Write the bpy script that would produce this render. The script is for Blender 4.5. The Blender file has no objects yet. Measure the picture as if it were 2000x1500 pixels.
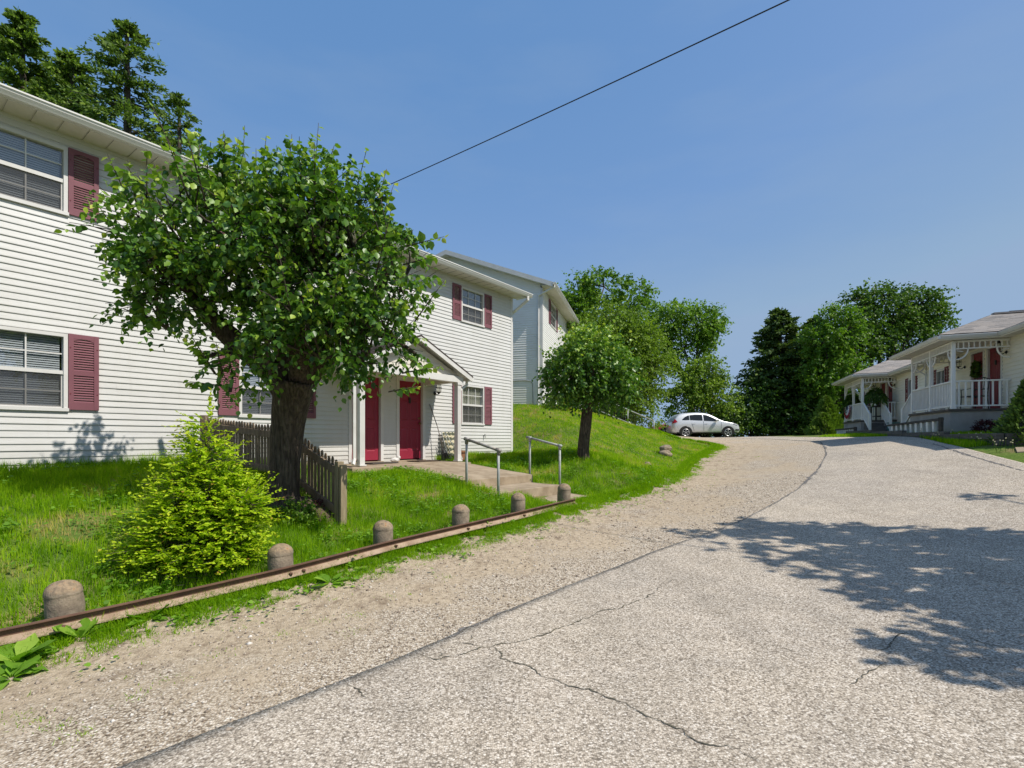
import bpy, bmesh, math, random
import numpy as np
from mathutils import Vector, Matrix, noise as mnoise
random.seed(7)
RNG = np.random.default_rng(11)
SC = bpy.context.scene
COL = SC.collection
R = math.radians
EYE = 1.55          # camera height, metres
F = 1000.0          # focal length in photo pixels (photo 2000 wide), horizon at row 858

def U(px, py, Z):
    """a point at depth Z seen at photo pixel (px, py)"""
    return Vector(((px - 1000) / F * Z, Z, EYE + (858 - py) / F * Z))

# ------------------------------------------------------------------ objects
def link(o):
    COL.objects.link(o); return o
def tag(o, label=None, cat=None, group=None, kind=None):
    if label: o['label'] = label
    if cat: o['category'] = cat
    if group: o['group'] = group
    if kind: o['kind'] = kind
    return o
def empty(name, loc=(0, 0, 0), rz=0.0):
    o = bpy.data.objects.new(name, None)
    o.empty_display_size = 0.3
    o.location = loc; o.rotation_euler = (0, 0, rz)
    return link(o)
def thing(name, label, cat, loc=(0, 0, 0), rz=0.0, group=None):
    return tag(empty(name, loc, rz), label, cat, group)
def children(o):
    return [c for c in SC.objects if c.parent == o]
def copy_tree(o, parent=None):
    c = o.copy(); link(c); c.parent = parent
    for ch in children(o): copy_tree(ch, c)
    return c

class MB:
    """collects polygons; build() links them as one mesh object"""
    def __init__(s): s.v = []; s.f = []; s.m = []; s.t = []
    def add(s, vs, fs, m=0, t=0.5):
        b = len(s.v); s.v += [tuple(p) for p in vs]
        for f in fs:
            s.f.append(tuple(b + i for i in f)); s.m.append(m); s.t.append(t)
        return s
    def box(s, x0, x1, y0, y1, z0, z1, m=0):
        return s.add([(x0,y0,z0),(x1,y0,z0),(x1,y1,z0),(x0,y1,z0),(x0,y0,z1),(x1,y0,z1),(x1,y1,z1),(x0,y1,z1)],
                     [(0,3,2,1),(4,5,6,7),(0,1,5,4),(1,2,6,5),(2,3,7,6),(3,0,4,7)], m)
    def beam(s, p0, p1, w, h, m=0, up=(0,0,1), taper=1.0):
        p0 = Vector(p0); p1 = Vector(p1); d = (p1 - p0).normalized()
        a = d.cross(Vector(up))
        if a.length < 1e-4: a = d.cross(Vector((1,0,0)))
        a.normalize(); b = a.cross(d).normalized()
        vs = []
        for p, k in ((p0, 1.0), (p1, taper)):
            for i, j in ((-1,-1),(1,-1),(1,1),(-1,1)):
                vs.append(p + a * (i*w/2*k) + b * (j*h/2*k))
        return s.add(vs, [(0,1,2,3),(7,6,5,4),(0,4,5,1),(1,5,6,2),(2,6,7,3),(3,7,4,0)], m)
    def tube(s, pts, rad, n=8, m=0, cap=True, wob=0.0):
        pts = [Vector(p) for p in pts]
        if not isinstance(rad, (list, tuple)): rad = [rad]*len(pts)
        ref = None; vs = []
        for i, p in enumerate(pts):
            d = (pts[min(i+1, len(pts)-1)] - pts[max(i-1, 0)]).normalized()
            if ref is None:
                ref = d.cross(Vector((0.31, 0.95, 0.1)))
                if ref.length < .05: ref = d.cross(Vector((1,0,0)))
            a = (ref - d * ref.dot(d)).normalized(); ref = a; b = d.cross(a)
            for k in range(n):
                th = 2*math.pi*k/n
                r = rad[i]*(1 + (wob*math.sin(3.1*k+.6*i)*math.cos(1.7*k-.23*i) if wob else 0))
                vs.append(p + a*(math.cos(th)*r) + b*(math.sin(th)*r))
        fs = []
        for i in range(len(pts)-1):
            for k in range(n):
                fs.append((i*n+k, i*n+(k+1)%n, (i+1)*n+(k+1)%n, (i+1)*n+k))
        if cap:
            fs.append(tuple(range(n))[::-1]); fs.append(tuple((len(pts)-1)*n+k for k in range(n)))
        return s.add(vs, fs, m)
    def lathe(s, prof, c=(0,0,0), n=20, m=0):
        c = Vector(c); vs = []; fs = []
        for r, z in prof:
            for k in range(n):
                th = 2*math.pi*k/n; vs.append(c + Vector((r*math.cos(th), r*math.sin(th), z)))
        for i in range(len(prof)-1):
            for k in range(n):
                fs.append((i*n+k, i*n+(k+1)%n, (i+1)*n+(k+1)%n, (i+1)*n+k))
        fs.append(tuple(range(n))[::-1]); fs.append(tuple((len(prof)-1)*n+k for k in range(n)))
        return s.add(vs, fs, m)
    def prism(s, poly, y0, y1, m=0, fn=None):
        """polygon in (x, z) pushed along y; fn maps (x, y, z) afterwards"""
        n = len(poly); vs = [(x, y0, z) for x, z in poly] + [(x, y1, z) for x, z in poly]
        if fn: vs = [fn(*p) for p in vs]
        return s.add(vs, [tuple(range(n)), tuple(range(n, 2*n))[::-1]] +
                     [(i, i+n, (i+1) % n + n, (i+1) % n) for i in range(n)], m)
    def sweep(s, prof, a, b, ax, bx, m=0):
        """profile [(p,q)] along ax, bx swept straight from a to b"""
        a = Vector(a); b = Vector(b); ax = Vector(ax); bx = Vector(bx); n = len(prof)
        vs = [a + ax*p + bx*q for p, q in prof] + [b + ax*p + bx*q for p, q in prof]
        return s.add(vs, [tuple(range(n)), tuple(range(n, 2*n))[::-1]] +
                     [(i, i+n, (i+1) % n + n, (i+1) % n) for i in range(n)], m)
    def build(s, name, mat, parent=None, smooth=False, recalc=True, bevel=0.0, tint=False):
        me = bpy.data.meshes.new(name)
        me.from_pydata(s.v, [], s.f)
        for mm in (mat if isinstance(mat, (list, tuple)) else [mat]): me.materials.append(mm)
        me.polygons.foreach_set('material_index', s.m)
        if tint:
            at = me.attributes.new('tint', 'FLOAT', 'FACE'); at.data.foreach_set('value', s.t)
        if recalc:
            bm = bmesh.new(); bm.from_mesh(me); bmesh.ops.recalc_face_normals(bm, faces=bm.faces[:])
            bm.to_mesh(me); bm.free()
        if smooth: me.polygons.foreach_set('use_smooth', [True]*len(me.polygons))
        me.update()
        o = link(bpy.data.objects.new(name, me)); o.parent = parent
        if bevel:
            b = o.modifiers.new('bevel', 'BEVEL'); b.width = bevel; b.segments = 2; b.limit_method = 'ANGLE'; b.angle_limit = R(40)
        return o

def np_mesh(name, V, Fc, mat, parent=None, tint=None, smooth=False):
    """big mesh from arrays; Fc is (n, k) with constant k"""
    V = np.asarray(V, np.float32); Fc = np.asarray(Fc, np.int32)
    me = bpy.data.meshes.new(name)
    me.vertices.add(len(V)); me.vertices.foreach_set('co', V.ravel())
    n, k = Fc.shape
    me.loops.add(n*k); me.loops.foreach_set('vertex_index', Fc.ravel())
    me.polygons.add(n); me.polygons.foreach_set('loop_start', np.arange(0, n*k, k, dtype=np.int32))
    for mm in (mat if isinstance(mat, (list, tuple)) else [mat]): me.materials.append(mm)
    me.update(calc_edges=True)
    if smooth: me.polygons.foreach_set('use_smooth', np.ones(n, bool))
    if tint is not None:
        at = me.attributes.new('tint', 'FLOAT', 'FACE'); at.data.foreach_set('value', np.asarray(tint, np.float32))
    o = link(bpy.data.objects.new(name, me)); o.parent = parent
    return o

# ------------------------------------------------------------------ materials
def new_mat(name):
    m = bpy.data.materials.new(name); m.use_nodes = True
    nt = m.node_tree; nt.nodes.clear()
    out = nt.nodes.new('ShaderNodeOutputMaterial'); b = nt.nodes.new('ShaderNodeBsdfPrincipled')
    nt.links.new(b.outputs[0], out.inputs[0])
    return m, nt, b, out
def N(nt, t, **kw):
    n = nt.nodes.new(t)
    for k, v in kw.items():
        if k in n.inputs: n.inputs[k].default_value = v
        else: setattr(n, k, v)
    return n
def c4(c): return (c[0], c[1], c[2], 1.0)
def ramp(nt, fac, stops, interp='LINEAR'):
    r = nt.nodes.new('ShaderNodeValToRGB'); r.color_ramp.interpolation = interp
    el = r.color_ramp.elements
    while len(el) < len(stops): el.new(0.5)
    for e, (p, c) in zip(el, stops): e.position = p; e.color = c4(c)
    nt.links.new(fac, r.inputs[0]); return r.outputs[0]
def coords(nt, scale=(1,1,1), kind='Object'):
    tc = nt.nodes.new('ShaderNodeTexCoord'); mp = nt.nodes.new('ShaderNodeMapping')
    mp.inputs['Scale'].default_value = scale
    nt.links.new(tc.outputs[kind], mp.inputs[0]); return mp.outputs[0]
def noise_tex(nt, vec, scale, detail=4, rough=.55):
    n = N(nt, 'ShaderNodeTexNoise'); n.inputs['Scale'].default_value = scale
    n.inputs['Detail'].default_value = detail; n.inputs['Roughness'].default_value = rough
    nt.links.new(vec, n.inputs['Vector']); return n.outputs['Fac']
def mixc(nt, fac, a, b, mode='MIX'):
    m = nt.nodes.new('ShaderNodeMix'); m.data_type = 'RGBA'; m.blend_type = mode
    for s, x in ((0, fac), (6, a), (7, b)):
        if hasattr(x, 'links'): nt.links.new(x, m.inputs[s])
        elif s == 0: m.inputs[0].default_value = x
        else: m.inputs[s].default_value = c4(x)
    return m.outputs[2]
def math_n(nt, op, a, b=None):
    m = nt.nodes.new('ShaderNodeMath'); m.operation = op
    for i, x in ((0, a), (1, b)):
        if x is None: continue
        if hasattr(x, 'links'): nt.links.new(x, m.inputs[i])
        else: m.inputs[i].default_value = x
    return m.outputs[0]
def bump(nt, b, h, strength, dist):
    bp = nt.nodes.new('ShaderNodeBump'); bp.inputs['Strength'].default_value = strength
    bp.inputs['Distance'].default_value = dist
    nt.links.new(h, bp.inputs['Height']); nt.links.new(bp.outputs[0], b.inputs['Normal'])

def M_wear(name, c1, c2=None, scale=4, rough=.6, metal=0.0, bmp=0.0, bscale=60, bdist=.004, stretch=(1,1,1), spec=.4, lo=.35, hi=.65):
    m, nt, b, _ = new_mat(name)
    b.inputs['Roughness'].default_value = rough; b.inputs['Metallic'].default_value = metal
    b.inputs['Specular IOR Level'].default_value = spec
    v = coords(nt, stretch)
    if c2 is None: c2 = tuple(x*.82 for x in c1)
    n1 = noise_tex(nt, v, scale, 6, .6)
    nt.links.new(ramp(nt, n1, [(lo, c1), (hi, c2)]), b.inputs['Base Color'])
    if bmp: bump(nt, b, noise_tex(nt, v, bscale, 3), bmp, bdist)
    return m

def M_leaf(name, stops, rough=.42, transl=.35, spec=.35, tcol=(1.15, 1.3, .5)):
    m, nt, b, out = new_mat(name)
    at = N(nt, 'ShaderNodeAttribute', attribute_name='tint')
    c = ramp(nt, at.outputs['Fac'], stops)
    nt.links.new(c, b.inputs['Base Color'])
    b.inputs['Roughness'].default_value = rough; b.inputs['Specular IOR Level'].default_value = spec
    tr = N(nt, 'ShaderNodeBsdfTranslucent')
    nt.links.new(mixc(nt, 1.0, c, tcol, 'MULTIPLY'), tr.inputs[0])
    mx = N(nt, 'ShaderNodeMixShader'); mx.inputs[0].default_value = transl
    nt.links.new(b.outputs[0], mx.inputs[1]); nt.links.new(tr.outputs[0], mx.inputs[2])
    nt.links.new(mx.outputs[0], out.inputs[0])
    return m

def M_glass(name, tint=(.9, .95, 1), boost=2.1):
    m, nt, b, out = new_mat(name); nt.nodes.remove(b)
    tr = N(nt, 'ShaderNodeBsdfTransparent'); tr.inputs[0].default_value = c4(tint)
    gl = N(nt, 'ShaderNodeBsdfGlossy'); gl.inputs['Roughness'].default_value = .02
    lw = N(nt, 'ShaderNodeLayerWeight'); lw.inputs['Blend'].default_value = .5      # symmetric, so daylight passes both ways
    fr = nt.nodes.new('ShaderNodeMath'); fr.operation = 'MULTIPLY_ADD'; fr.inputs[1].default_value = .9; fr.inputs[2].default_value = .09*boost
    nt.links.new(math_n(nt, 'POWER', lw.outputs['Facing'], 5.0), fr.inputs[0])
    mx = N(nt, 'ShaderNodeMixShader')
    nt.links.new(fr.outputs[0], mx.inputs[0]); nt.links.new(tr.outputs[0], mx.inputs[1]); nt.links.new(gl.outputs[0], mx.inputs[2])
    nt.links.new(mx.outputs[0], out.inputs[0]); return m
def M_screen(name):
    m, nt, b, out = new_mat(name)
    b.inputs['Base Color'].default_value = (.05, .05, .05, 1); b.inputs['Roughness'].default_value = .8
    tr = N(nt, 'ShaderNodeBsdfTransparent'); mx = N(nt, 'ShaderNodeMixShader'); mx.inputs[0].default_value = .5
    nt.links.new(tr.outputs[0], mx.inputs[1]); nt.links.new(b.outputs[0], mx.inputs[2]); nt.links.new(mx.outputs[0], out.inputs[0])
    return m

M = {}
def M_vinyl():
    m, nt, b, _ = new_mat('white_vinyl_siding'); v = coords(nt, (.6,.6,.25)); v2 = coords(nt); vs = coords(nt, (5,5,.35))
    c = ramp(nt, noise_tex(nt, v, 1.6, 6, .62), [(.38, (.605,.60,.585)), (.72, (.545,.535,.51))])
    sp = N(nt, 'ShaderNodeSeparateXYZ'); nt.links.new(v2, sp.inputs[0])      # splashed soil on the lowest boards, faint run-off streaks
    low = math_n(nt, 'MULTIPLY', ramp(nt, sp.outputs['Z'], [(0, (1,1,1)), (.55, (0,0,0))]), noise_tex(nt, v2, 7, 6, .7))
    c = mixc(nt, math_n(nt, 'MULTIPLY', low, .55), c, (.26,.23,.16))
    c = mixc(nt, ramp(nt, noise_tex(nt, vs, 2.2, 5, .6), [(.56, (0,0,0)), (.78, (.22,.22,.22))]), c, (.42,.40,.36))
    nt.links.new(c, b.inputs['Base Color']); b.inputs['Roughness'].default_value = .55; b.inputs['Specular IOR Level'].default_value = .35
    bump(nt, b, noise_tex(nt, coords(nt, (1.2,1.2,6)), 3.5, 3), .25, .012); return m
M['vinyl'] = M_vinyl()
M['vinyl_pale'] = M_wear('shade_lifted_vinyl', (.80,.795,.775), (.73,.72,.695), 1.3, .5)  # siding white lightened in the colour to lift the shaded gable end
M['vinyl_cream'] = M_wear('cream_vinyl_siding', (.90,.86,.74), (.82,.78,.67), 1.3, .5)  # cream raised so that walls lying in shade read brighter
M['white'] = M_wear('white_trim_paint', (.66,.645,.625), (.60,.585,.56), 3, .45)
M['white_house'] = M_wear('shade_lifted_white', (.88,.86,.82), (.80,.78,.74), 3, .45)  # trim white lightened in the colour to brighten the shaded porches
M['soffit'] = M_wear('soffit_vinyl', (.66,.62,.54), (.58,.54,.47), 1.0, .6)
M['gutter'] = M_wear('gutter_aluminium', (.72,.71,.69), (.60,.58,.54), 1.6, .4, stretch=(.3,.3,1.5))
M['red'] = M_wear('red_door_paint', (.30,.024,.050), (.255,.02,.042), 2, .42)
M['red_shade'] = M_wear('shaded_red_door', (.22,.018,.03), (.18,.015,.025), 2, .5)  # copy of the door red, darkened for doors in porch shade
M['shutter'] = M_wear('maroon_shutter', (.215,.08,.10), (.185,.066,.084), 2.2, .65)
M['shutter_dark'] = M_wear('oxblood_shutter', (.17,.025,.035), (.14,.02,.03), 2.2, .55)
M['black'] = M_wear('black_metal', (.018,.017,.016), (.03,.028,.025), 8, .45, spec=.5)
M['brass'] = M_wear('brass', (.30,.20,.08), (.2,.13,.05), 12, .35, metal=.9)
M['glass'] = M_glass('window_glass')
M['lampglass'] = M_glass('lantern_glass', (.9,.9,.85), 1.2)
M['screen'] = M_screen('insect_screen')
M['blind'] = M_wear('window_blind', (.43,.43,.41), (.37,.37,.35), 2, .6)
M['curtain'] = M_wear('cream_curtain', (.62,.58,.44), (.30,.28,.20), 1.0, .8, stretch=(9,9,.6))
M['room'] = M_wear('dark_room', (.035,.036,.04), (.02,.02,.022), 2, .9)
M['room_mid'] = M_wear('dim_room', (.10,.10,.10), (.07,.07,.07), 2, .9)
M['concrete'] = M_wear('aged_concrete', (.40,.32,.225), (.25,.19,.125), 2.6, .9, bmp=.35, bscale=70, bdist=.006)
M['stucco'] = M_wear('grey_skirt', (.40,.38,.365), (.31,.29,.27), 2.0, .9, bmp=.25, bscale=90)
M['wood'] = M_wear('weathered_fence_wood', (.255,.19,.13), (.135,.098,.064), 6, .85, stretch=(3,3,.5), bmp=.4, bscale=30, bdist=.005)
M['wood_light'] = M_wear('bleached_post_wood', (.34,.275,.175), (.21,.165,.10), 5, .85, stretch=(4,4,.5), bmp=.4, bscale=30, bdist=.005)
M['wood_dark'] = M_wear('dark_timber', (.095,.082,.068), (.055,.047,.04), 5, .85, bmp=.3, bscale=30)
M['timber'] = M_wear('grey_timber', (.15,.135,.12), (.09,.08,.07), 5, .9, stretch=(.5,.5,3), bmp=.3, bscale=30)
M['deck'] = M_wear('deck_boards', (.12,.10,.085), (.08,.066,.055), 5, .8)
M['galv'] = M_wear('galvanised_pipe', (.38,.40,.38), (.27,.28,.265), 14, .55, metal=.15)
M['galv_rust'] = M_wear('rusty_pipe', (.24,.19,.15), (.33,.32,.30), 9, .6, metal=.3)
M['steel'] = M_wear('rusted_steel', (.42,.315,.225), (.27,.18,.12), 5, .7, metal=.15, bmp=.3, bscale=60, stretch=(1,1,1))
M['steel_top'] = M_wear('rust_and_shade_steel', (.19,.105,.07), (.13,.07,.05), 6, .7, metal=.15, bmp=.3, bscale=60)  # rusty brown of the top edge, also painted on as the web's shadow
M['terracotta'] = M_wear('terracotta', (.33,.16,.085), (.25,.115,.06), 6, .85)
M['stone'] = M_wear('field_stone', (.34,.27,.18), (.15,.12,.09), 9, .9, bmp=.6, bscale=20, bdist=.02)
M['shingle_dark'] = M_wear('brown_shingles', (.055,.042,.038), (.04,.03,.028), 8, .95, bmp=.4, bscale=120)
M['rubber'] = M_wear('tyre_rubber', (.018,.018,.018), (.028,.027,.026), 8, .85)
M['cable'] = M_wear('black_cable', (.02,.02,.022), None, 8, .6)
M['teal'] = M_wear('teal_plastic', (.10,.26,.24), (.08,.21,.2), 4, .5)

def M_bollard():
    m, nt, b, _ = new_mat('mossy_concrete_post'); v = coords(nt)
    n1 = noise_tex(nt, v, 9, 6, .65); n2 = noise_tex(nt, v, 26, 4, .6); n3 = noise_tex(nt, v, 55, 3)
    base = ramp(nt, n1, [(.3, (.12,.095,.068)), (.5, (.225,.18,.13)), (.72, (.34,.275,.20))])
    lich = ramp(nt, n2, [(.58, (0,0,0)), (.68, (1,1,1))])
    geo = N(nt, 'ShaderNodeNewGeometry'); sep = N(nt, 'ShaderNodeSeparateXYZ'); nt.links.new(geo.outputs['Normal'], sep.inputs[0])
    up = math_n(nt, 'MULTIPLY', ramp(nt, sep.outputs['Z'], [(.15, (0,0,0)), (.5, (1,1,1))]), .75)
    capc = ramp(nt, n2, [(.3, (.11,.082,.055)), (.48, (.25,.18,.11)), (.60, (.36,.26,.16)), (.68, (.33,.14,.05))])
    c = mixc(nt, math_n(nt, 'MULTIPLY', lich, .35), base, (.17,.17,.10))
    nt.links.new(mixc(nt, up, c, capc), b.inputs['Base Color'])
    b.inputs['Roughness'].default_value = .92
    bump(nt, b, math_n(nt, 'ADD', n3, n1), .7, .008); return m
M['bollard'] = M_bollard()

def M_bark(name, c1, c2, sc=1.0):
    m, nt, b, _ = new_mat(name); v = coords(nt, (1,1,.16))
    n1 = noise_tex(nt, v, 26*sc, 5, .6); v2 = coords(nt); n2 = noise_tex(nt, v2, 7, 5)
    vo = N(nt, 'ShaderNodeTexVoronoi', feature='DISTANCE_TO_EDGE'); vo.inputs['Scale'].default_value = 22*sc
    nt.links.new(v, vo.inputs['Vector'])
    f = math_n(nt, 'MULTIPLY', n1, math_n(nt, 'ADD', math_n(nt, 'MULTIPLY', vo.outputs['Distance'], 1.5), .6))
    c = ramp(nt, f, [(.2, c2), (.55, c1)])
    nt.links.new(mixc(nt, ramp(nt, n2, [(.55, (0,0,0)), (.72, (.5,.5,.5))]), c, tuple(x*1.7 for x in c1)), b.inputs['Base Color'])
    b.inputs['Roughness'].default_value = .95; b.inputs['Specular IOR Level'].default_value = .15
    bump(nt, b, f, 1.0, .05); return m
M['bark'] = M_bark('furrowed_bark', (.125,.098,.075), (.04,.03,.023))
M['bark_far'] = M_wear('bark_plain', (.085,.068,.054), (.05,.04,.032), 8, .95)

def M_shingle():
    m, nt, b, _ = new_mat('weathered_shingles')
    at = N(nt, 'ShaderNodeAttribute', attribute_name='tint')
    c = ramp(nt, at.outputs['Fac'], [(0, (.21,.19,.175)), (.4, (.33,.305,.28)), (.7, (.41,.36,.315)), (1, (.46,.42,.38))])
    v = coords(nt); n1 = noise_tex(nt, v, 60, 3)
    nt.links.new(mixc(nt, ramp(nt, n1, [(.4, (0,0,0)), (.7, (.45,.45,.45))]), c, (.16,.14,.13)), b.inputs['Base Color'])
    b.inputs['Roughness'].default_value = .95; bump(nt, b, n1, .3, .004); return m
M['shingle'] = M_shingle()

def speckle(nt, v, scale, lo, hi, stops):
    vo = N(nt, 'ShaderNodeTexVoronoi'); vo.inputs['Scale'].default_value = scale
    nt.links.new(v, vo.inputs['Vector'])
    sp = N(nt, 'ShaderNodeSeparateColor'); nt.links.new(vo.outputs['Color'], sp.inputs[0])
    return ramp(nt, sp.outputs[0], stops), vo.outputs['Distance'], sp.outputs[1]

def M_road():
    m, nt, b, _ = new_mat('chip_seal_asphalt'); v = coords(nt)
    c, dist, _ = speckle(nt, v, 90, 0, 1, [(0, (.22,.19,.155)), (.22, (.39,.34,.275)), (.5, (.525,.46,.375)), (.8, (.64,.57,.475)), (1, (.80,.74,.65))])
    gap = ramp(nt, dist, [(.42, (1,1,1)), (.80, (.54,.515,.49))])
    c = mixc(nt, 1.0, c, gap, 'MULTIPLY')
    big = noise_tex(nt, v, .35, 5, .6); mid = noise_tex(nt, v, 2.5, 5, .6); fine = noise_tex(nt, v, 24, 4, .6)
    c = mixc(nt, 1.0, c, ramp(nt, big, [(.3, (.90,.90,.91)), (.7, (1.08,1.06,1.02))]), 'MULTIPLY')
    c = mixc(nt, 1.0, c, ramp(nt, mid, [(.3, (.90,.90,.90)), (.68, (1.06,1.05,1.04))]), 'MULTIPLY')
    c = mixc(nt, 1.0, c, ramp(nt, fine, [(.30, (.90,.895,.89)), (.55, (1.02,1.02,1.02))]), 'MULTIPLY')
    pt = noise_tex(nt, v, .9, 7, .7)
    c = mixc(nt, ramp(nt, pt, [(.60, (0,0,0)), (.70, (.30,.30,.30))]), c, (.24,.22,.195))
    vs = coords(nt, (.5,.12,1)); st = noise_tex(nt, vs, 3.0, 4)
    c = mixc(nt, 1.0, c, ramp(nt, st, [(.36, (.88,.88,.88)), (.55, (1,1,1))]), 'MULTIPLY')
    nt.links.new(c, b.inputs['Base Color']); b.inputs['Roughness'].default_value = .95
    b.inputs['Specular IOR Level'].default_value = .15
    h = math_n(nt, 'SUBTRACT', 1.0, dist); bump(nt, b, h, .4, .007); return m
M['road'] = M_road()

def M_gravel():
    m, nt, b, _ = new_mat('gravel_and_dirt'); v = coords(nt)
    c, dist, g = speckle(nt, v, 70, 0, 1, [(0, (.17,.135,.10)), (.15, (.36,.295,.22)), (.5, (.53,.45,.35)), (.85, (.66,.575,.46)), (1, (.82,.75,.65))])
    gap = ramp(nt, dist, [(.4, (1,1,1)), (.78, (.5,.46,.41))])
    c = mixc(nt, 1.0, c, gap, 'MULTIPLY')
    d1 = noise_tex(nt, v, .8, 6, .65); d2 = noise_tex(nt, v, 18, 5, .72); d3 = noise_tex(nt, coords(nt, (1, .55, 1)), 5.5, 8, .78)
    dirt = ramp(nt, d2, [(.3, (.28,.215,.145)), (.55, (.49,.395,.28)), (.75, (.64,.545,.415))])
    at = N(nt, 'ShaderNodeAttribute', attribute_name='verge')      # 1 along the grass edge, 0 by the asphalt: bare trodden dirt there
    f = math_n(nt, 'ADD', d1, math_n(nt, 'MULTIPLY', math_n(nt, 'SUBTRACT', at.outputs['Fac'], .42), .46))
    c = mixc(nt, ramp(nt, f, [(.44, (0,0,0)), (.58, (.9,.9,.9))]), c, dirt)
    f3 = math_n(nt, 'ADD', d3, math_n(nt, 'MULTIPLY', math_n(nt, 'SUBTRACT', at.outputs['Fac'], .5), .12))
    c = mixc(nt, ramp(nt, f3, [(.535, (0,0,0)), (.66, (.62,.62,.62))]), c, (.15,.105,.07))
    nt.links.new(c, b.inputs['Base Color']); b.inputs['Roughness'].default_value = .95
    b.inputs['Specular IOR Level'].default_value = .12
    h = math_n(nt, 'ADD', math_n(nt, 'SUBTRACT', 1.0, dist), d2); bump(nt, b, h, .7, .012); return m
M['gravel'] = M_gravel()

def M_soil():
    m, nt, b, _ = new_mat('turf_soil'); v = coords(nt)
    n1 = noise_tex(nt, v, 1.6, 6, .65); n2 = noise_tex(nt, v, 24, 4, .7)
    c = ramp(nt, n1, [(.35, (.08,.15,.025)), (.52, (.13,.18,.04)), (.66, (.26,.2,.10))])
    nt.links.new(mixc(nt, 1.0, c, ramp(nt, n2, [(.3, (.6,.6,.6)), (.7, (1.3,1.3,1.3))]), 'MULTIPLY'), b.inputs['Base Color'])
    b.inputs['Roughness'].default_value = 1.0; b.inputs['Specular IOR Level'].default_value = .05
    bump(nt, b, n2, .8, .03); return m
M['soil'] = M_soil()
M['crack'] = M_wear('crack_filler', (.065,.058,.046), (.13,.12,.08), 20, .95)
M['tar'] = M_wear('dark_asphalt_edge', (.10,.095,.09), (.20,.185,.17), 16, .95, bmp=.8, bscale=60, bdist=.01)
M['mulch'] = M_wear('mulch', (.12,.085,.06), (.06,.04,.03), 20, .95, bmp=.8, bscale=40, bdist=.02)
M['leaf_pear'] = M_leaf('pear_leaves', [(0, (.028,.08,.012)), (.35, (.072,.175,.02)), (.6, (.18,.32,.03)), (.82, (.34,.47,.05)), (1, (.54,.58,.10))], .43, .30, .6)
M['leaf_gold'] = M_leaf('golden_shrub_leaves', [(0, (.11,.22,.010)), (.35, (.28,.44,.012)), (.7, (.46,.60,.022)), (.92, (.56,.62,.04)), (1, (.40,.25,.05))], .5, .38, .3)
M['leaf_mid'] = M_leaf('broad_leaves', [(0, (.06,.13,.016)), (.5, (.15,.275,.028)), (1, (.30,.42,.05))], .5, .38, .3)
M['leaf_olive'] = M_leaf('olive_leaves', [(0, (.085,.155,.02)), (.5, (.19,.29,.034)), (.85, (.29,.39,.05)), (1, (.3,.25,.10))], .55, .38, .3)
M['leaf_dark'] = M_leaf('dark_leaves', [(0, (.035,.078,.016)), (.5, (.09,.17,.026)), (.85, (.16,.26,.035)), (1, (.27,.37,.05))], .5, .32, .3)
M['needle'] = M_leaf('conifer_sprays', [(0, (.045,.085,.028)), (.5, (.125,.20,.045)), (.82, (.25,.36,.055)), (1, (.36,.48,.07))], .6, .32, .2)
M['needle_dark'] = M_leaf('juniper_sprays', [(0, (.036,.064,.024)), (.5, (.095,.155,.04)), (.85, (.19,.27,.05)), (1, (.28,.37,.06))], .6, .22, .2)
M['leaf_arbor'] = M_leaf('arborvitae_sprays', [(0, (.07,.135,.022)), (.6, (.16,.25,.035)), (1, (.25,.34,.05))], .6, .25, .2)
M['leaf_red'] = M_leaf('barberry_leaves', [(0, (.045,.014,.016)), (1, (.11,.03,.034))], .6, .2, .2, (1.2, .7, .6))
M['grass'] = M_leaf('grass_blades', [(0, (.085,.19,.006)), (.3, (.17,.335,.008)), (.6, (.28,.46,.012)), (.8, (.38,.52,.03)), (.9, (.48,.45,.12)), (1, (.52,.42,.2))], .65, .5, .08, (1.5,1.5,.4))
M['dock'] = M_leaf('weed_leaves', [(0, (.10,.22,.018)), (.6, (.20,.38,.035)), (1, (.34,.50,.07))], .6, .42, .2)

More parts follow.
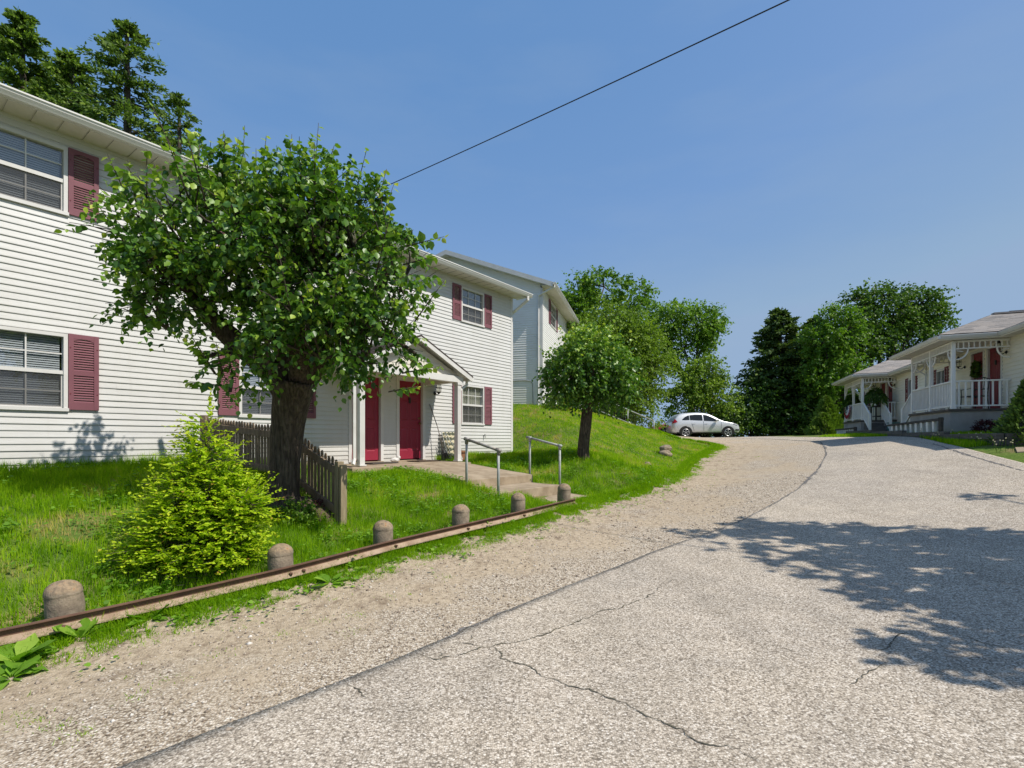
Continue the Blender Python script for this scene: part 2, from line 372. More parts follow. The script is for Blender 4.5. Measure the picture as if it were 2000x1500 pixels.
# ------------------------------------------------------------------ terrain
WT = np.array([.602, .7985]); WN = np.array([.7985, -.602])      # front wall of the near block: along / outward
_w = lambda u, d=0.0: (0 - WT[0]*u + WN[0]*d, 17.0 - WT[1]*u + WN[1]*d)
CP = [(-8,-6,.1),(0,-6,-.05),(8,-6,.1),(0,0,0),(-4,0,.03),(5,0,.06),(0,3,0),(-2,3,.02),(3,3,.03),(-3.3,2.3,-.02),
      (0,6,.06),(-1.3,5.2,.04),(4,6,.16),(1.6,8.6,.22),(4,9,.31),(7,8,.5),(2.6,12,.42),(6,12,.62),(9.2,10.6,.93),
      (5,17,.86),(9,17,1.08),(12,14.5,1.43),(8,22,1.30),(13,22,1.5),(10,27,1.64),(16,27,1.78),(9,31,1.69),(13,34,1.66),(20,33,1.78),
      (12,41,1.62),(25,41,1.6),(2,42,2.4),
      (-3.65,4.2,-.02),(-2.43,5.38,.07),(-1.62,6.44,.13),(-.747,7.4,.19),(.092,8.33,.25),(.97,9.6,.30),(-4.9,3.0,-.03),(-5.5,1.2,.0),
      (-5.6,3.7,.42),(-5.6,5.6,.74),(-2.95,5.5,.2),(-3.2,7.2,.64),(-2.45,7.2,.36),(-3.4,7.85,.85),(-1.6,8.6,.42),(-.8,10.6,.62),(.4,12.6,.66),(1.0,11.9,.42),
      (1.89,13.5,1.08),(2.7,11.6,.36),(4.4,15,.66),(6,20,1.2),(1.6,17.5,1.95),(1.3,22,3.0),(2.6,27,3.0),(-4,23.4,3.05),(4.4,22,2.2),(5,26,2.6),(7.6,26.5,1.85),(-3,20.5,2.3),
      (11,11,1.16),(11.7,11.9,1.40),(17,26,1.78),(15.5,15.5,1.85),(19,13,1.9),(18.5,24,1.9),(24,22,1.9),(14,8,1.15),(12,4,.75),(10,0,.35),
      (-10,20,1.6),(-20,10,1.3),(-10,36,3.1),(-25,30,2.2),(-14,1,.9),(-16,-6,.6)]
for u in (0, 2, 9, 11, 12.2, 15, 18): CP.append((*_w(u, .05), 1.06))
for u in (3.7, 5.4, 7.2): CP.append((*_w(u, .2), .88)); CP.append((*_w(u, 1.3), .80))
for u in (8.4, 3.0): CP.append((*_w(u, .6), 1.0))
for al_, of_, z_ in ((-6.6, 2.2, .86), (-6.6, 3.5, .68), (-6.7, 4.3, .50), (-3.4, 2.6, .84), (-3.4, 3.7, .62)):
    CP.append((al_*WT[0]+of_*WN[0], 17+al_*WT[1]+of_*WN[1], z_))
CP = np.array(CP, float)
def _phi(r2): return np.where(r2 > 1e-12, .5*r2*np.log(np.maximum(r2, 1e-12)), 0)
def _fit():
    X = CP[:, :2]; n = len(X)
    A = np.zeros((n+3, n+3)); A[:n, :n] = _phi(((X[:, None]-X[None])**2).sum(-1)) + np.eye(n)*.25
    A[:n, n] = 1; A[:n, n+1:] = X; A[n, :n] = 1; A[n+1:, :n] = X.T
    return np.linalg.solve(A, np.r_[CP[:, 2], 0, 0, 0])
_W = _fit()
def H(x, y):
    x = np.asarray(x, float); y = np.asarray(y, float); sh = x.shape
    P = np.stack([x.ravel(), y.ravel()], 1); n = len(CP); out = np.zeros(len(P))
    for i in range(0, len(P), 20000):
        p = P[i:i+20000]
        out[i:i+20000] = _phi(((p[:, None]-CP[None, :, :2])**2).sum(-1)) @ _W[:n] + _W[n] + p @ _W[n+1:]
    r = np.hypot(P[:, 0]-4, P[:, 1]-18); t = np.clip((r-26)/22, 0, 1); t = t*t*(3-2*t)
    far = np.clip(1.3 - (r-40)*.06, -5, 1.4)
    out = np.clip(out, -6, 6)*(1-t) + far*t
    return out.reshape(sh)
def h1(x, y): return float(H(np.array([x]), np.array([y]))[0])
_ys = np.r_[np.arange(1.2, 14, .03), np.arange(14, 46, .08)]
def hit(px, py):
    """where the sight line through a photo pixel meets the ground"""
    dx = (px-1000)/F; dz = (858-py)/F
    g = H(dx*_ys, _ys); below = (EYE + dz*_ys) < g
    i = int(np.argmax(below)) if below.any() else len(_ys)-1
    if i > 0:
        a0 = EYE+dz*_ys[i-1]-g[i-1]; a1 = EYE+dz*_ys[i]-g[i]; t = a0/(a0-a1) if a0 != a1 else 0
        y = _ys[i-1]+t*(_ys[i]-_ys[i-1])
    else: y = _ys[0]
    return Vector((dx*y, y, h1(dx*y, y)))
# ------------------------------------------------------------------ leaves
def unit(a): return a/np.maximum(np.linalg.norm(a, axis=-1, keepdims=True), 1e-9)
def rvec(n): return unit(RNG.normal(size=(n, 3)))
T_LEAF = (np.array([(0,0,0),(.30,.22,.05),(.34,.55,.07),(0,1,-.10),(-.34,.55,.07),(-.30,.22,.05)], float), np.array([(0,1,2,3),(0,3,4,5)]))
T_QUAD = (np.array([(-.5,0,0),(.5,0,0),(.42,1,-.08),(-.42,1,-.08)], float), np.array([(0,1,2,3)]))
T_LONG = (np.array([(0,0,0),(.17,.3,.05),(.15,.7,.03),(0,1,-.22),(-.15,.7,.03),(-.17,.3,.05)], float), np.array([(0,1,2,3),(0,3,4,5)]))
T_SPRAY = (np.array([(0,0,0),(.21,.35,-.02),(.12,.8,-.12),(0,1,-.2),(-.12,.8,-.12),(-.21,.35,-.02)], float), np.array([(0,1,2,3),(0,3,4,5)]))
def leaf_arrays(P, D, Nn, S, tmpl=T_LEAF, wid=1.0):
    D = unit(D); W = unit(np.cross(D, Nn)); Nn = np.cross(W, D)
    T, Fc = tmpl; S = np.asarray(S).reshape(-1, 1, 1)
    V = P[:, None] + S*(T[None, :, 0:1]*wid*W[:, None] + T[None, :, 1:2]*D[:, None] + T[None, :, 2:3]*Nn[:, None])
    k = len(T); n = len(P)
    Fa = (Fc[None] + (np.arange(n)*k)[:, None, None]).reshape(-1, Fc.shape[1])
    return V.reshape(-1, 3), Fa, len(Fc)
def leaf_object(name, P, D, Nn, S, tint, mat, parent=None, tmpl=T_LEAF, wid=1.0):
    V, Fa, q = leaf_arrays(P, D, Nn, S, tmpl, wid)
    return np_mesh(name, V, Fa, mat, parent, np.repeat(tint, q))

# ------------------------------------------------------------------ polylines on the ground
def poly_hits(px): return [tuple(hit(*p)[:2]) for p in px]
def resample(P, n):
    P = np.array(P, float); d = np.r_[0, np.cumsum(np.hypot(*np.diff(P, axis=0).T))]
    t = np.linspace(0, d[-1], n)
    return np.stack([np.interp(t, d, P[:, 0]), np.interp(t, d, P[:, 1])], 1)
def smooth(P, k=5):
    P = np.array(P, float)
    for _ in range(k):
        Q = P.copy(); Q[1:-1] = .25*P[:-2]+.5*P[1:-1]+.25*P[2:]; P = Q
    return P
def strip(name, L, Rr, m, z, mat, skirt=.0, kind='structure', label=None):
    n = len(L); a = np.linspace(0, 1, m)[None, :, None]
    G = L[:, None]*(1-a) + Rr[:, None]*a
    Z = H(G[..., 0], G[..., 1]) + z
    V = np.concatenate([G, Z[..., None]], -1)
    if skirt:
        V = np.concatenate([V[:, :1]-np.array([0,0,skirt]), V, V[:, -1:]-np.array([0,0,skirt])], 1); m += 2
    i = (np.arange(n-1)[:, None]*m + np.arange(m-1)[None]).ravel()
    o = np_mesh(name, V.reshape(-1, 3), np.stack([i, i+1, i+m+1, i+m], 1), mat, smooth=True)
    return tag(o, label, None, None, kind)

EDGE_PX = [(240,1500),(330,1463),(440,1420),(560,1374),(665,1335),(760,1296),(860,1252),(960,1210),(1060,1167),(1160,1125),(1280,1078),(1380,1043),(1440,1021),(1500,991),(1560,955),(1590,926),(1608,901),(1613,886),(1609,873),(1600,863)]
edge_w = [(-7.2,-5.5),(-4.4,-1.2)] + poly_hits(EDGE_PX)
_e = np.array(edge_w[-1]); edge_w += [(_e[0]+.1,_e[1]+3.0),(_e[0]-1.5,_e[1]+8),(_e[0]-5,_e[1]+15)]
edge = resample(smooth(resample(edge_w, 260), 3), 700)
jit = np.array([[mnoise.noise((i*.06, 3.3, 0))*.035 + mnoise.noise((i*.31, 9.3, 0))*.018, mnoise.noise((i*.07, 7.7, 0))*.03] for i in range(len(edge))])
edge_j = edge + jit
right_w = [(7.5,-5.5),(7.8,0),(9.2,5)] + poly_hits([(2060,925),(2000,905),(1950,893),(1900,882),(1860,871),(1830,863),(1800,857),(1762,852)])
_e2 = np.array(right_w[-1]); right_w += [(_e2[0]+.2,_e2[1]+4),(_e2[0]-1,_e2[1]+14)]
right = resample(smooth(resample(right_w, 120), 3), 700)
VERGE_PX = [(1128,984),(1180,974),(1235,962),(1275,947),(1310,930),(1345,905),(1372,888),(1392,878),(1400,871),(1385,866),(1350,861),(1318,856)]
_b = [(-3.65,4.2),(-2.43,5.38),(-1.62,6.44),(-.747,7.4),(.092,8.33),(.97,9.6)]
rail_xy = [(-6.1,1.8)] + _b
verge_w = [(-12.0,-5.5),(-9.2,-1.5)] + [(x+.17, y-.13) for x, y in rail_xy] + poly_hits(VERGE_PX)
_e3 = np.array(verge_w[-1]); verge_w += [(_e3[0]-.5,_e3[1]+4),(_e3[0]-1.5,_e3[1]+14)]
verge = resample(smooth(resample(verge_w, 160), 2), 700)

# one ground sheet to the horizon
def axis(a, b, step, lim):
    c = list(np.arange(a, b+1e-6, step)); s = step
    lo = [a]; hi = [b]
    while lo[-1] > -lim: s *= 1.35; lo.append(lo[-1]-s)
    s = step
    while hi[-1] < lim: s *= 1.35; hi.append(hi[-1]+s)
    return np.array(lo[:0:-1] + c + hi[1:])
gx = axis(-13, 27, .32, 700); gy = axis(-5, 42, .32, 900)
GX, GY = np.meshgrid(gx, gy); GZ = H(GX, GY)
gi = (np.arange(len(gy)-1)[:, None]*len(gx) + np.arange(len(gx)-1)[None]).ravel()
ground = np_mesh('ground', np.stack([GX, GY, GZ], -1).reshape(-1, 3), np.stack([gi, gi+1, gi+len(gx)+1, gi+len(gx)], 1), M['soil'], smooth=True)
tag(ground, 'grassy soil of the sloping yards and hillside', kind='structure')
tn = np.gradient(edge, axis=0); tn /= np.linalg.norm(tn, axis=1, keepdims=True); en = np.stack([tn[:, 1], -tn[:, 0]], 1)
gsh = strip('gravel_shoulder', verge, edge + en*.45, 46, .012, M['gravel'], label='pale gravel and dirt shoulder beside the paved lane')
at_ = gsh.data.attributes.new('verge', 'FLOAT', 'POINT'); at_.data.foreach_set('value', np.tile(np.linspace(1, 0, 46)**1.0, len(verge)).astype(np.float32))
road = strip('road', edge_j, right, 70, .0185, M['road'], skirt=.05, label='worn pale chip sealed lane climbing to the crest')

def ribbon(name, px, w, mat, parent, z=.023, jitter=.03, taper=True):
    P = np.array([tuple(hit(*p)[:2]) for p in px]) if not isinstance(px, np.ndarray) else px
    n = max(12, int(np.hypot(*np.diff(P, axis=0).T).sum()/.022)); Q = resample(P, n)
    Q += np.array([[mnoise.noise((i*.13, 1.1+P[0,0], 0)), mnoise.noise((i*.13, 5.1+P[0,1], 0))] for i in range(n)])*jitter*1.4
    Q += np.array([[mnoise.noise((i*.55, 3.1+P[0,0], 0)), mnoise.noise((i*.55, 8.1+P[0,1], 0))] for i in range(n)])*jitter*.75
    t = np.gradient(Q, axis=0); t /= np.linalg.norm(t, axis=1, keepdims=True); nn = np.stack([-t[:, 1], t[:, 0]], 1)
    ww = np.array([w*max(.12, .5+1.0*mnoise.noise((i*.30, 2.2, P[0,0]))+.35*random.random()) for i in range(n)])
    if taper: ww *= np.minimum(1, np.minimum(np.arange(n)[::-1]/8+.1, np.arange(n)/8+.3))
    A = Q+nn*ww[:, None]/2; B = Q-nn*ww[:, None]/2
    V = np.concatenate([np.c_[A, H(A[:, 0], A[:, 1])+z], np.c_[B, H(B[:, 0], B[:, 1])+z]])
    i = np.arange(n-1)
    return np_mesh(name, V, np.stack([i, i+1, i+1+n, i+n], 1), mat, parent)
CR = [([(962,1268),(985,1292),(1020,1305),(1065,1328),(1130,1349),(1200,1372),(1260,1404),(1300,1421),(1360,1450),(1420,1470),(1420,1470),(1500,1500)], .011),
      ([(822,1285),(850,1294),(905,1284),(945,1270),(962,1267),(1000,1261),(1060,1243),(1130,1220),(1180,1198),(1240,1180),(1300,1150)], .012),
      ([(885,1260),(915,1262),(945,1270)], .012), ([(860,1280),(858,1290)], .01), ([(670,1340),(695,1350),(728,1372)], .013), ([(920,1246),(916,1258)], .01),
      ([(1710,1277),(1745,1262),(1760,1246),(1800,1238),(1860,1240),(1920,1262),(2000,1280)], .010), ([(1655,1345),(1675,1330),(1720,1312),(1745,1300)], .008),
      ([(1280,1150),(1330,1130)], .006)]
for px, w in CR: ribbon('road_crack', px, w, M['crack'], road)
k0 = int(np.argmin(np.hypot(edge[:, 0]-edge_w[2][0], edge[:, 1]-edge_w[2][1])))
for i0 in range(k0-40, 560, 34):      # broken dark crumbs of the seal along the edge
    i1 = i0+random.randint(16, 40); w_ = random.uniform(.008, .03) if i0 < k0+150 else random.uniform(.04, .08)
    if i0 > k0+170 or random.random() < .3: ribbon('road_edge', edge_j[i0:i1] + en[i0:i1]*.02, w_, M['tar'], road, z=.022, jitter=.03)
# right edge joints in the paving
for px, w in (([(1822,868),(1850,878),(1885,890),(1935,903),(2000,922)], .05), ([(1860,880),(1900,893),(1960,912)], .03)):
    ribbon('road_crack', px, w, M['tar'], road)

# small loose stones on the near shoulder (one mass nobody could count)
def pebbles():
    n = 15000; k = RNG.integers(k0-70, 430, n); t = RNG.random(n)**.8
    P = verge[k]*(1-t)[:, None] + (edge+en*.05)[k]*t[:, None]
    P += RNG.normal(size=P.shape)*.04
    keep = (np.abs(P[:, 0]) < P[:, 1]*1.1+.5) & (P[:, 1] < 12) & (P[:, 1] > 1.8); P = P[keep]; n = len(P)
    s = RNG.uniform(.004, .013, n)*(1+(RNG.random(n) < .04)*1.0)
    base = np.array([(1,0,0),(0,1,0),(-1,0,0),(0,-1,0),(0,0,.7),(0,0,-.5)], float)
    V = base[None]*(1+.35*RNG.normal(size=(n, 6, 1)))*s[:, None, None]
    th = RNG.random(n)*6.28; c, si = np.cos(th)[:, None], np.sin(th)[:, None]
    V = np.stack([V[..., 0]*c-V[..., 1]*si, V[..., 0]*si+V[..., 1]*c, V[..., 2]], -1)
    V += np.c_[P, H(P[:, 0], P[:, 1])+.014][:, None]
    Fb = np.array([(0,1,4),(1,2,4),(2,3,4),(3,0,4),(1,0,5),(2,1,5),(3,2,5),(0,3,5)])
    Fa = (Fb[None]+(np.arange(n)*6)[:, None, None]).reshape(-1, 3)
    m, nt, b, _ = new_mat('loose_stones'); at = N(nt, 'ShaderNodeAttribute', attribute_name='tint')
    nt.links.new(ramp(nt, at.outputs['Fac'], [(0, (.17,.13,.095)), (.5, (.40,.33,.255)), (.85, (.52,.46,.38)), (1, (.66,.62,.56))]), b.inputs['Base Color']); b.inputs['Roughness'].default_value = .9
    return tag(np_mesh('gravel', V.reshape(-1, 3), Fa, m, None, np.repeat(RNG.random(n), 8)), 'loose pale stones scattered over the dirt shoulder', kind='stuff')
pebbles()

# ------------------------------------------------------------------ grass
def loc_a(x, y):
    """coordinates on the near block: along its wall (right +), distance in front of it"""
    return (x*WT[0]+(y-17)*WT[1], x*WN[0]+(y-17)*WN[1])
def in_poly(x, y, P):
    c = np.zeros(len(x), bool); j = len(P)-1
    for i in range(len(P)):
        xi, yi = P[i]; xj, yj = P[j]
        if yi != yj:
            c ^= ((yi > y) != (yj > y)) & (x < (xj-xi)*(y-yi)/(yj-yi)+xi)
        j = i
    return c
def nz(x, y, s, o=0.0): return np.array([mnoise.noise((a*s+o, b*s-o, o)) for a, b in zip(x, y)])
lawn_poly = [tuple(p) for p in verge[::4]] + [(-30, 60), (-30, -8)]
def blades(name, x, y, h, w, tint, mat, lean=.35):
    n = len(x); z = H(x, y); th = RNG.random(n)*6.283
    W = np.stack([np.cos(th), np.sin(th), np.zeros(n)], 1)*(w/2)[:, None]
    ld = RNG.random(n)*6.283; la = np.abs(RNG.normal(size=n))*lean
    L = np.stack([np.cos(ld)*la, np.sin(ld)*la, np.ones(n)], 1)*h[:, None]
    B = np.stack([x, y, z-.01], 1); mid = B+L*np.array([.35,.35,.6]); tip = B+L*np.array([1,1,1.0])
    V = np.stack([B-W, B+W, mid+W*.75, mid-W*.75, tip], 1).reshape(-1, 3)
    Fb = np.array([(0,1,2),(0,2,3),(3,2,4)]); Fa = (Fb[None]+(np.arange(n)*5)[:, None, None]).reshape(-1, 3)
    return np_mesh(name, V, Fa, mat, None, np.repeat(tint, 3))
def lawn_points(x0, x1, y0, y1, dens):
    n = int((x1-x0)*(y1-y0)*dens); x = RNG.uniform(x0, x1, n); y = RNG.uniform(y0, y1, n)
    k = (np.abs(x) < y*1.06+(.4 if dens < 1500 else 1.8)) & (x < 9.5); x, y = x[k], y[k]
    k = in_poly(x, y, lawn_poly); x, y = x[k], y[k]
    al, off = loc_a(x, y)
    k = (off > .02) | (al > .05)
    k &= ~((al > -6.05+.12*RNG.normal(size=len(al))) & (al < -3.88) & (off > 0) & (off < 4.38)) & ~((al > -7.3) & (al < -3.6) & (off > 0) & (off < 1.45))
    k &= ~((al > -5.55) & (al < -3.75) & (off > 4.3) & (off < 5.3))
    bx, by = x-1.3, y-22; k &= ~((bx*.26+by*.965 > 0) & (-bx*.965+by*.26 > -.03))
    k &= ~((al < .5) & (off < -.3)) & ~((off < -9))
    k &= np.hypot(x+3.2, y-7.2) > .3
    return x[k], y[k]
gx1, gy1 = lawn_points(-9.2, 3.5, 2.2, 9, 3400)
gx2, gy2 = lawn_points(-6, 6, 9, 15, 2000)
gx3, gy3 = lawn_points(-3, 9.5, 15, 30, 850)
X = np.r_[gx1, gx2, gx3]; Y = np.r_[gy1, gy2, gy3]
near = np.r_[np.full(len(gx1), 1.0), np.full(len(gx2), 1.5), np.full(len(gx3), 2.3)]
al, off = loc_a(X, Y); p1 = nz(X, Y, .9, 3.1); p2 = nz(X, Y, .35, 8.2); p3 = nz(X, Y, 3.0, 1.7)
p4 = nz(X, Y, 2.1, 6.4)
dry = np.clip(.35+p4*1.5+p3*.4, 0, 1)*np.exp(-((X+4.75)**2+(Y-5.35)**2)/.9)*1.1 + np.clip(p1+p4*.5-.30, 0, 1)*.8*(Y > 8) + np.clip(p4-.35, 0, 1)*.5
wallg = np.exp(-np.clip(off, 0, 9)/.35)*(al < 0)
hh = (.075+.045*p3+.04*p2+.035*nz(X, Y, 6.5, 2.2)+.14*wallg+.03*p4+RNG.random(len(X))**2*.09)*np.where(Y > 15, .62, 1)*(1-.55*np.clip(dry, 0, 1))
p5 = nz(X, Y, 5.5, 21.0); wv = np.where(Y > 11, 1.5, 1.0)
tt = np.clip(.40+.26*p2+(.24*p3+.22*p4+.20*p5)*wv+RNG.normal(size=len(X))*.14+dry*.62+.17*(Y > 14)-.14*wallg, 0, 1)
keep = (RNG.random(len(X)) > np.clip(dry, 0, .8)*.55) & (RNG.random(len(X)) > np.clip(p5*1.6+p4*.8-.25, 0, .75))
grass = blades('grass', X[keep], Y[keep], np.maximum(hh, .03)[keep], (.0062*near*RNG.uniform(.7, 1.3, len(X)))[keep], tt[keep], M['grass'])
tag(grass, 'long bright green lawn grass in front of the white block', kind='stuff')
# ragged verge between rail and gravel
n = 300000; kf = RNG.uniform(90, 640, n); k = kf.astype(int); fr_ = (kf-k)[:, None]; d = RNG.exponential(.36, n)
vt = np.gradient(verge, axis=0); vt /= np.linalg.norm(vt, axis=1, keepdims=True); vn = np.stack([vt[:, 1], -vt[:, 0]], 1)
P = verge[k]*(1-fr_)+verge[k+1]*fr_ + vn[k]*d[:, None] - vn[k]*.12 + RNG.normal(size=(n, 2))*.02
x, y = P.T; a = nz(x, y, 2.3, 5.5); b = nz(x, y, 7.0, 2.5)
c_ = nz(x, y, 17.0, 4.4)
keep = (a*.62+b*.8+c_*.35 > -.33+d*.72) & (y > 1.8) & (y < 27) & (np.abs(x) < y*1.1) & (RNG.random(n) < np.where(y > 12, .6, 1))
x, y, d, a, b = x[keep], y[keep], d[keep], a[keep], b[keep]
n2 = 60000; kf = RNG.uniform(90, 560, n2); k2 = kf.astype(int); f2 = (kf-k2)[:, None]; d2 = RNG.uniform(.1, 1.25, n2)
P2 = verge[k2]*(1-f2)+verge[k2+1]*f2 + vn[k2]*d2[:, None]; x2, y2 = P2.T; q2 = .7*nz(x2, y2, 3.4, 31.0)+.75*nz(x2, y2, 8.5, 17.0)
k2 = (q2 > .24+d2*.30) & (y2 > 1.8) & (y2 < 24) & (np.abs(x2) < y2*1.1)
x, y, d = np.r_[x, x2[k2]], np.r_[y, y2[k2]], np.r_[d, np.minimum(d2[k2], .62)]
# lone tufts on the gravel
tp = [(115,1425),(70,1412),(270,1362),(160,1440),(435,1280),(330,1330),(700,1205),(760,1170),(1010,1060),(870,1130),(40,1405),(560,1240),(620,1215),(1100,1040),(1410,880),(1440,884),(1480,893),(1395,890),(690,1240),(1250,985),(1300,960),(820,1105),(900,1085),(955,1075)]
tx, ty = [], []
for p in tp:
    q = hit(*p); m = 60; tx += list(q.x+RNG.normal(size=m)*.06); ty += list(q.y+RNG.normal(size=m)*.05)
x = np.r_[x, tx]; y = np.r_[y, ty]; d = np.r_[d, np.full(len(tx), .6)]
hv = np.clip(.12-.13*d, .014, .2)*RNG.uniform(.5, 1.3, len(x)); hv[-len(tx):] = RNG.uniform(.015, .045, len(tx))
vg = blades('verge_grass', x, y, hv, .0065*np.where(y > 9, 1.6, 1.0)*RNG.uniform(.7, 1.4, len(x)), np.clip(RNG.normal(size=len(x))*.15+.38+.3*np.clip(d-.3, 0, 1), 0, 1), M['grass'], .7)
tag(vg, 'ragged grass and weeds along the rusty rail and gravel edge', kind='stuff')
# small broad leaves of clover and plantain among the verge grass
n = 9000; kf = RNG.uniform(90, 470, n); k = kf.astype(int); fr_ = (kf-k)[:, None]; d = RNG.exponential(.36, n)+.03
P = verge[k]*(1-fr_)+verge[k+1]*fr_ + vn[k]*d[:, None]; x, y = P.T; q_ = nz(x, y, 3.1, 12.5)+.6*nz(x, y, 9.0, 1.2)
kp = (q_ > -.05+d*.5) & (y > 1.8) & (y < 14) & (np.abs(x) < y*1.15); P = P[kp]; n = len(P); th = RNG.random(n)*6.283
P3 = np.c_[P, H(P[:, 0], P[:, 1])+RNG.uniform(.01, .055, n)]
wd = leaf_object('verge_weeds', P3, np.stack([np.cos(th), np.sin(th), RNG.uniform(-.2, .6, n)], 1), np.array([0, 0, 1.0])+RNG.normal(size=(n, 3))*.35, RNG.uniform(.02, .06, n), RNG.random(n)*.9, M['dock'], None, T_LEAF, 1.1)
tag(wd, 'low clover and plantain leaves in the ragged verge below the rail', kind='stuff')
lx_, ly_ = lawn_points(-8, 4, 2.4, 14, 60); q_ = nz(lx_, ly_, 1.1, 40.0)+.6*nz(lx_, ly_, 4.0, 11.0); kp = q_ > .12; lx_, ly_ = lx_[kp], ly_[kp]
lx_ = np.repeat(lx_, 9)+RNG.normal(size=len(lx_)*9)*.07; ly_ = np.repeat(ly_, 9)+RNG.normal(size=len(ly_)*9)*.07; n = len(lx_); th = RNG.random(n)*6.283
lw_ = leaf_object('lawn_weeds', np.c_[lx_, ly_, H(lx_, ly_)+RNG.uniform(.04, .15, n)], np.stack([np.cos(th), np.sin(th), RNG.uniform(-.3, .5, n)], 1), np.array([0, 0, 1.0])+RNG.normal(size=(n, 3))*.35, RNG.uniform(.025, .06, n), RNG.random(n)*.7, M['dock'], None, T_LEAF, 1.15)
tag(lw_, 'clover and broad leaved weeds growing through the lawn grass', kind='stuff')
# right hand strip in front of the timber wall
rs = np.array(right_w)[3:11]
n = 30000; k = RNG.integers(330, 560, n); rt = np.gradient(right, axis=0); rt /= np.linalg.norm(rt, axis=1, keepdims=True); rn = np.stack([rt[:, 1], -rt[:, 0]], 1)
w_ = np.abs(RNG.random(n))*1.35; P = right[k]+rn[k]*(w_+.05)[:, None]+RNG.normal(size=(n, 2))*.03; x, y = P.T
k = (x < y*1.1) & (y > 9) & (y < 24) & ~((x*.958-y*.287) > 9.05); x, y = x[k], y[k]
hv = RNG.uniform(.05, .16, len(x))
rg = blades('roadside_grass', x, y, hv, .014*RNG.uniform(.7, 1.3, len(x)), np.clip(.5+RNG.normal(size=len(x))*.18, 0, 1), M['grass'])
tag(rg, 'bright grass strip below the grey timber wall', kind='stuff')

# ------------------------------------------------------------------ bollards and rail
BOL = [(130,1132,4.2,'nearest and largest rusty domed concrete post, left of the golden shrub'),
       (549,1062,5.38,'orange capped domed concrete post at the right foot of the golden shrub'),
       (748,1016,6.44,'domed concrete post on the rail in front of the open lawn, second from the shrub'),
       (899,985,7.4,'domed concrete post just left of the nearest handrail pole'),
       (1011,962,8.33,'small domed concrete post with pale patch below the concrete steps'),
       (1101,944,9.6,'grey domed concrete post at the far end of the rail beside the path')]
bol_pts = []
for px, py, Z, lab in BOL:
    p = U(px, py, Z); g = h1(p.x, p.y); r = random.uniform(.116, .128); zt = p.z
    mb = MB()
    prof = [(r*.985, g-.25-zt)] + [(r*(1+.012*math.sin(i*2.3)), z) for i, z in enumerate(np.linspace(g-zt, -.125, 6))] + [(r*.985, -.120), (r*1.02, -.112)] + [(r*1.02*math.cos(t), -.108*(1-math.sin(t))) for t in np.linspace(.06, 1.5, 12)]
    mb.lathe([(a, b+zt-g) for a, b in prof], n=28)
    for i_, (vx, vy, vz) in enumerate(mb.v):        # cast concrete is never quite true
        k_ = 1+.05*mnoise.noise((vx*7+px, vy*7, vz*5))+.025*mnoise.noise((vx*28, vy*28+px, vz*28)); mb.v[i_] = (vx*k_, vy*k_, vz+.006*mnoise.noise((vx*9, vy*9, px)))
    o = mb.build('concrete_bollard', M['bollard'], None, smooth=True); o.location = (p.x, p.y, g)
    o.rotation_euler = (random.uniform(-.055, .055), random.uniform(-.055, .055), random.random()*6)
    tag(o, lab, 'bollard', 'domed concrete posts along the rusty rail')
    bol_pts.append(p)
# steel channel rail
rz = [(-5.9,1.6,.10)] + [(p.x+.115, p.y-.105, z) for p, z in zip(bol_pts, (.145,.240,.302,.362,.418,.44))]
lx = Vector(rz[-1]) + (Vector(rz[-1])-Vector(rz[-2])).normalized()*.16; rz.append(tuple(lx))
rail = thing('steel_rail', 'long rusty steel channel rail bolted along the row of domed concrete posts', 'rail', (rz[1][0], rz[1][1], rz[1][2]-.1))
RO = Vector(rail.location)
pr = [(0,0),(.045,.0),(.045,-.008),(.012,-.010),(.010,-.062),(.062,-.098),(.064,-.108),(.0,-.108)]
Pn = resample(np.array([(a, b) for a, b, c in rz]), 80); dcum = np.r_[0, np.cumsum(np.hypot(*np.diff(np.array(rz)[:, :2], axis=0).T))]
zz = np.interp(np.linspace(0, dcum[-1], 80), dcum, [c for a, b, c in rz]); Pn = smooth(Pn, 6); zz = np.convolve(np.pad(zz, 4, 'edge'), np.ones(9)/9, 'valid')
t = np.gradient(Pn, axis=0); t /= np.linalg.norm(t, axis=1, keepdims=True); nn = np.stack([t[:, 1], -t[:, 0]], 1)
mb = MB(); vs = []; fs = []; kk = len(pr)
for i in range(80):
    for a, b in pr: vs.append((Pn[i, 0]+nn[i, 0]*a-RO.x, Pn[i, 1]+nn[i, 1]*a-RO.y, zz[i]+b-RO.z))
for i in range(79):
    for j in range(kk): fs.append((i*kk+j, i*kk+(j+1) % kk, (i+1)*kk+(j+1) % kk, (i+1)*kk+j))
fs += [tuple(range(kk)), tuple(79*kk+j for j in range(kk))[::-1]]
mb.add(vs, fs, 0)
ro = mb.build('channel', [M['steel'], M['steel_top']], rail)
for p in ro.data.polygons:
    if p.index < 79*kk and p.index % kk in (0, 1, 2, 3): p.material_index = 1  # brown top flange; the recessed web's shade is put into the same colour
for p in bol_pts:
    for ds in (0, .16) if p.x < -1.9 and p.x > -3 else (0,):
        i = int(np.argmin(np.hypot(Pn[:, 0]-p.x-.1-ds*.75, Pn[:, 1]-p.y+.1-ds*.7)))
        b0 = Vector((Pn[i, 0]+nn[i, 0]*.03, Pn[i, 1]+nn[i, 1]*.03, zz[i]-.078))-RO; dd = Vector((nn[i, 0], nn[i, 1], .25)).normalized()
        MB().tube([b0, b0+dd*.03], .017, 6).tube([b0+dd*.03, b0+dd*.05], .010, 8).build('bolt', M['steel_top'], rail)

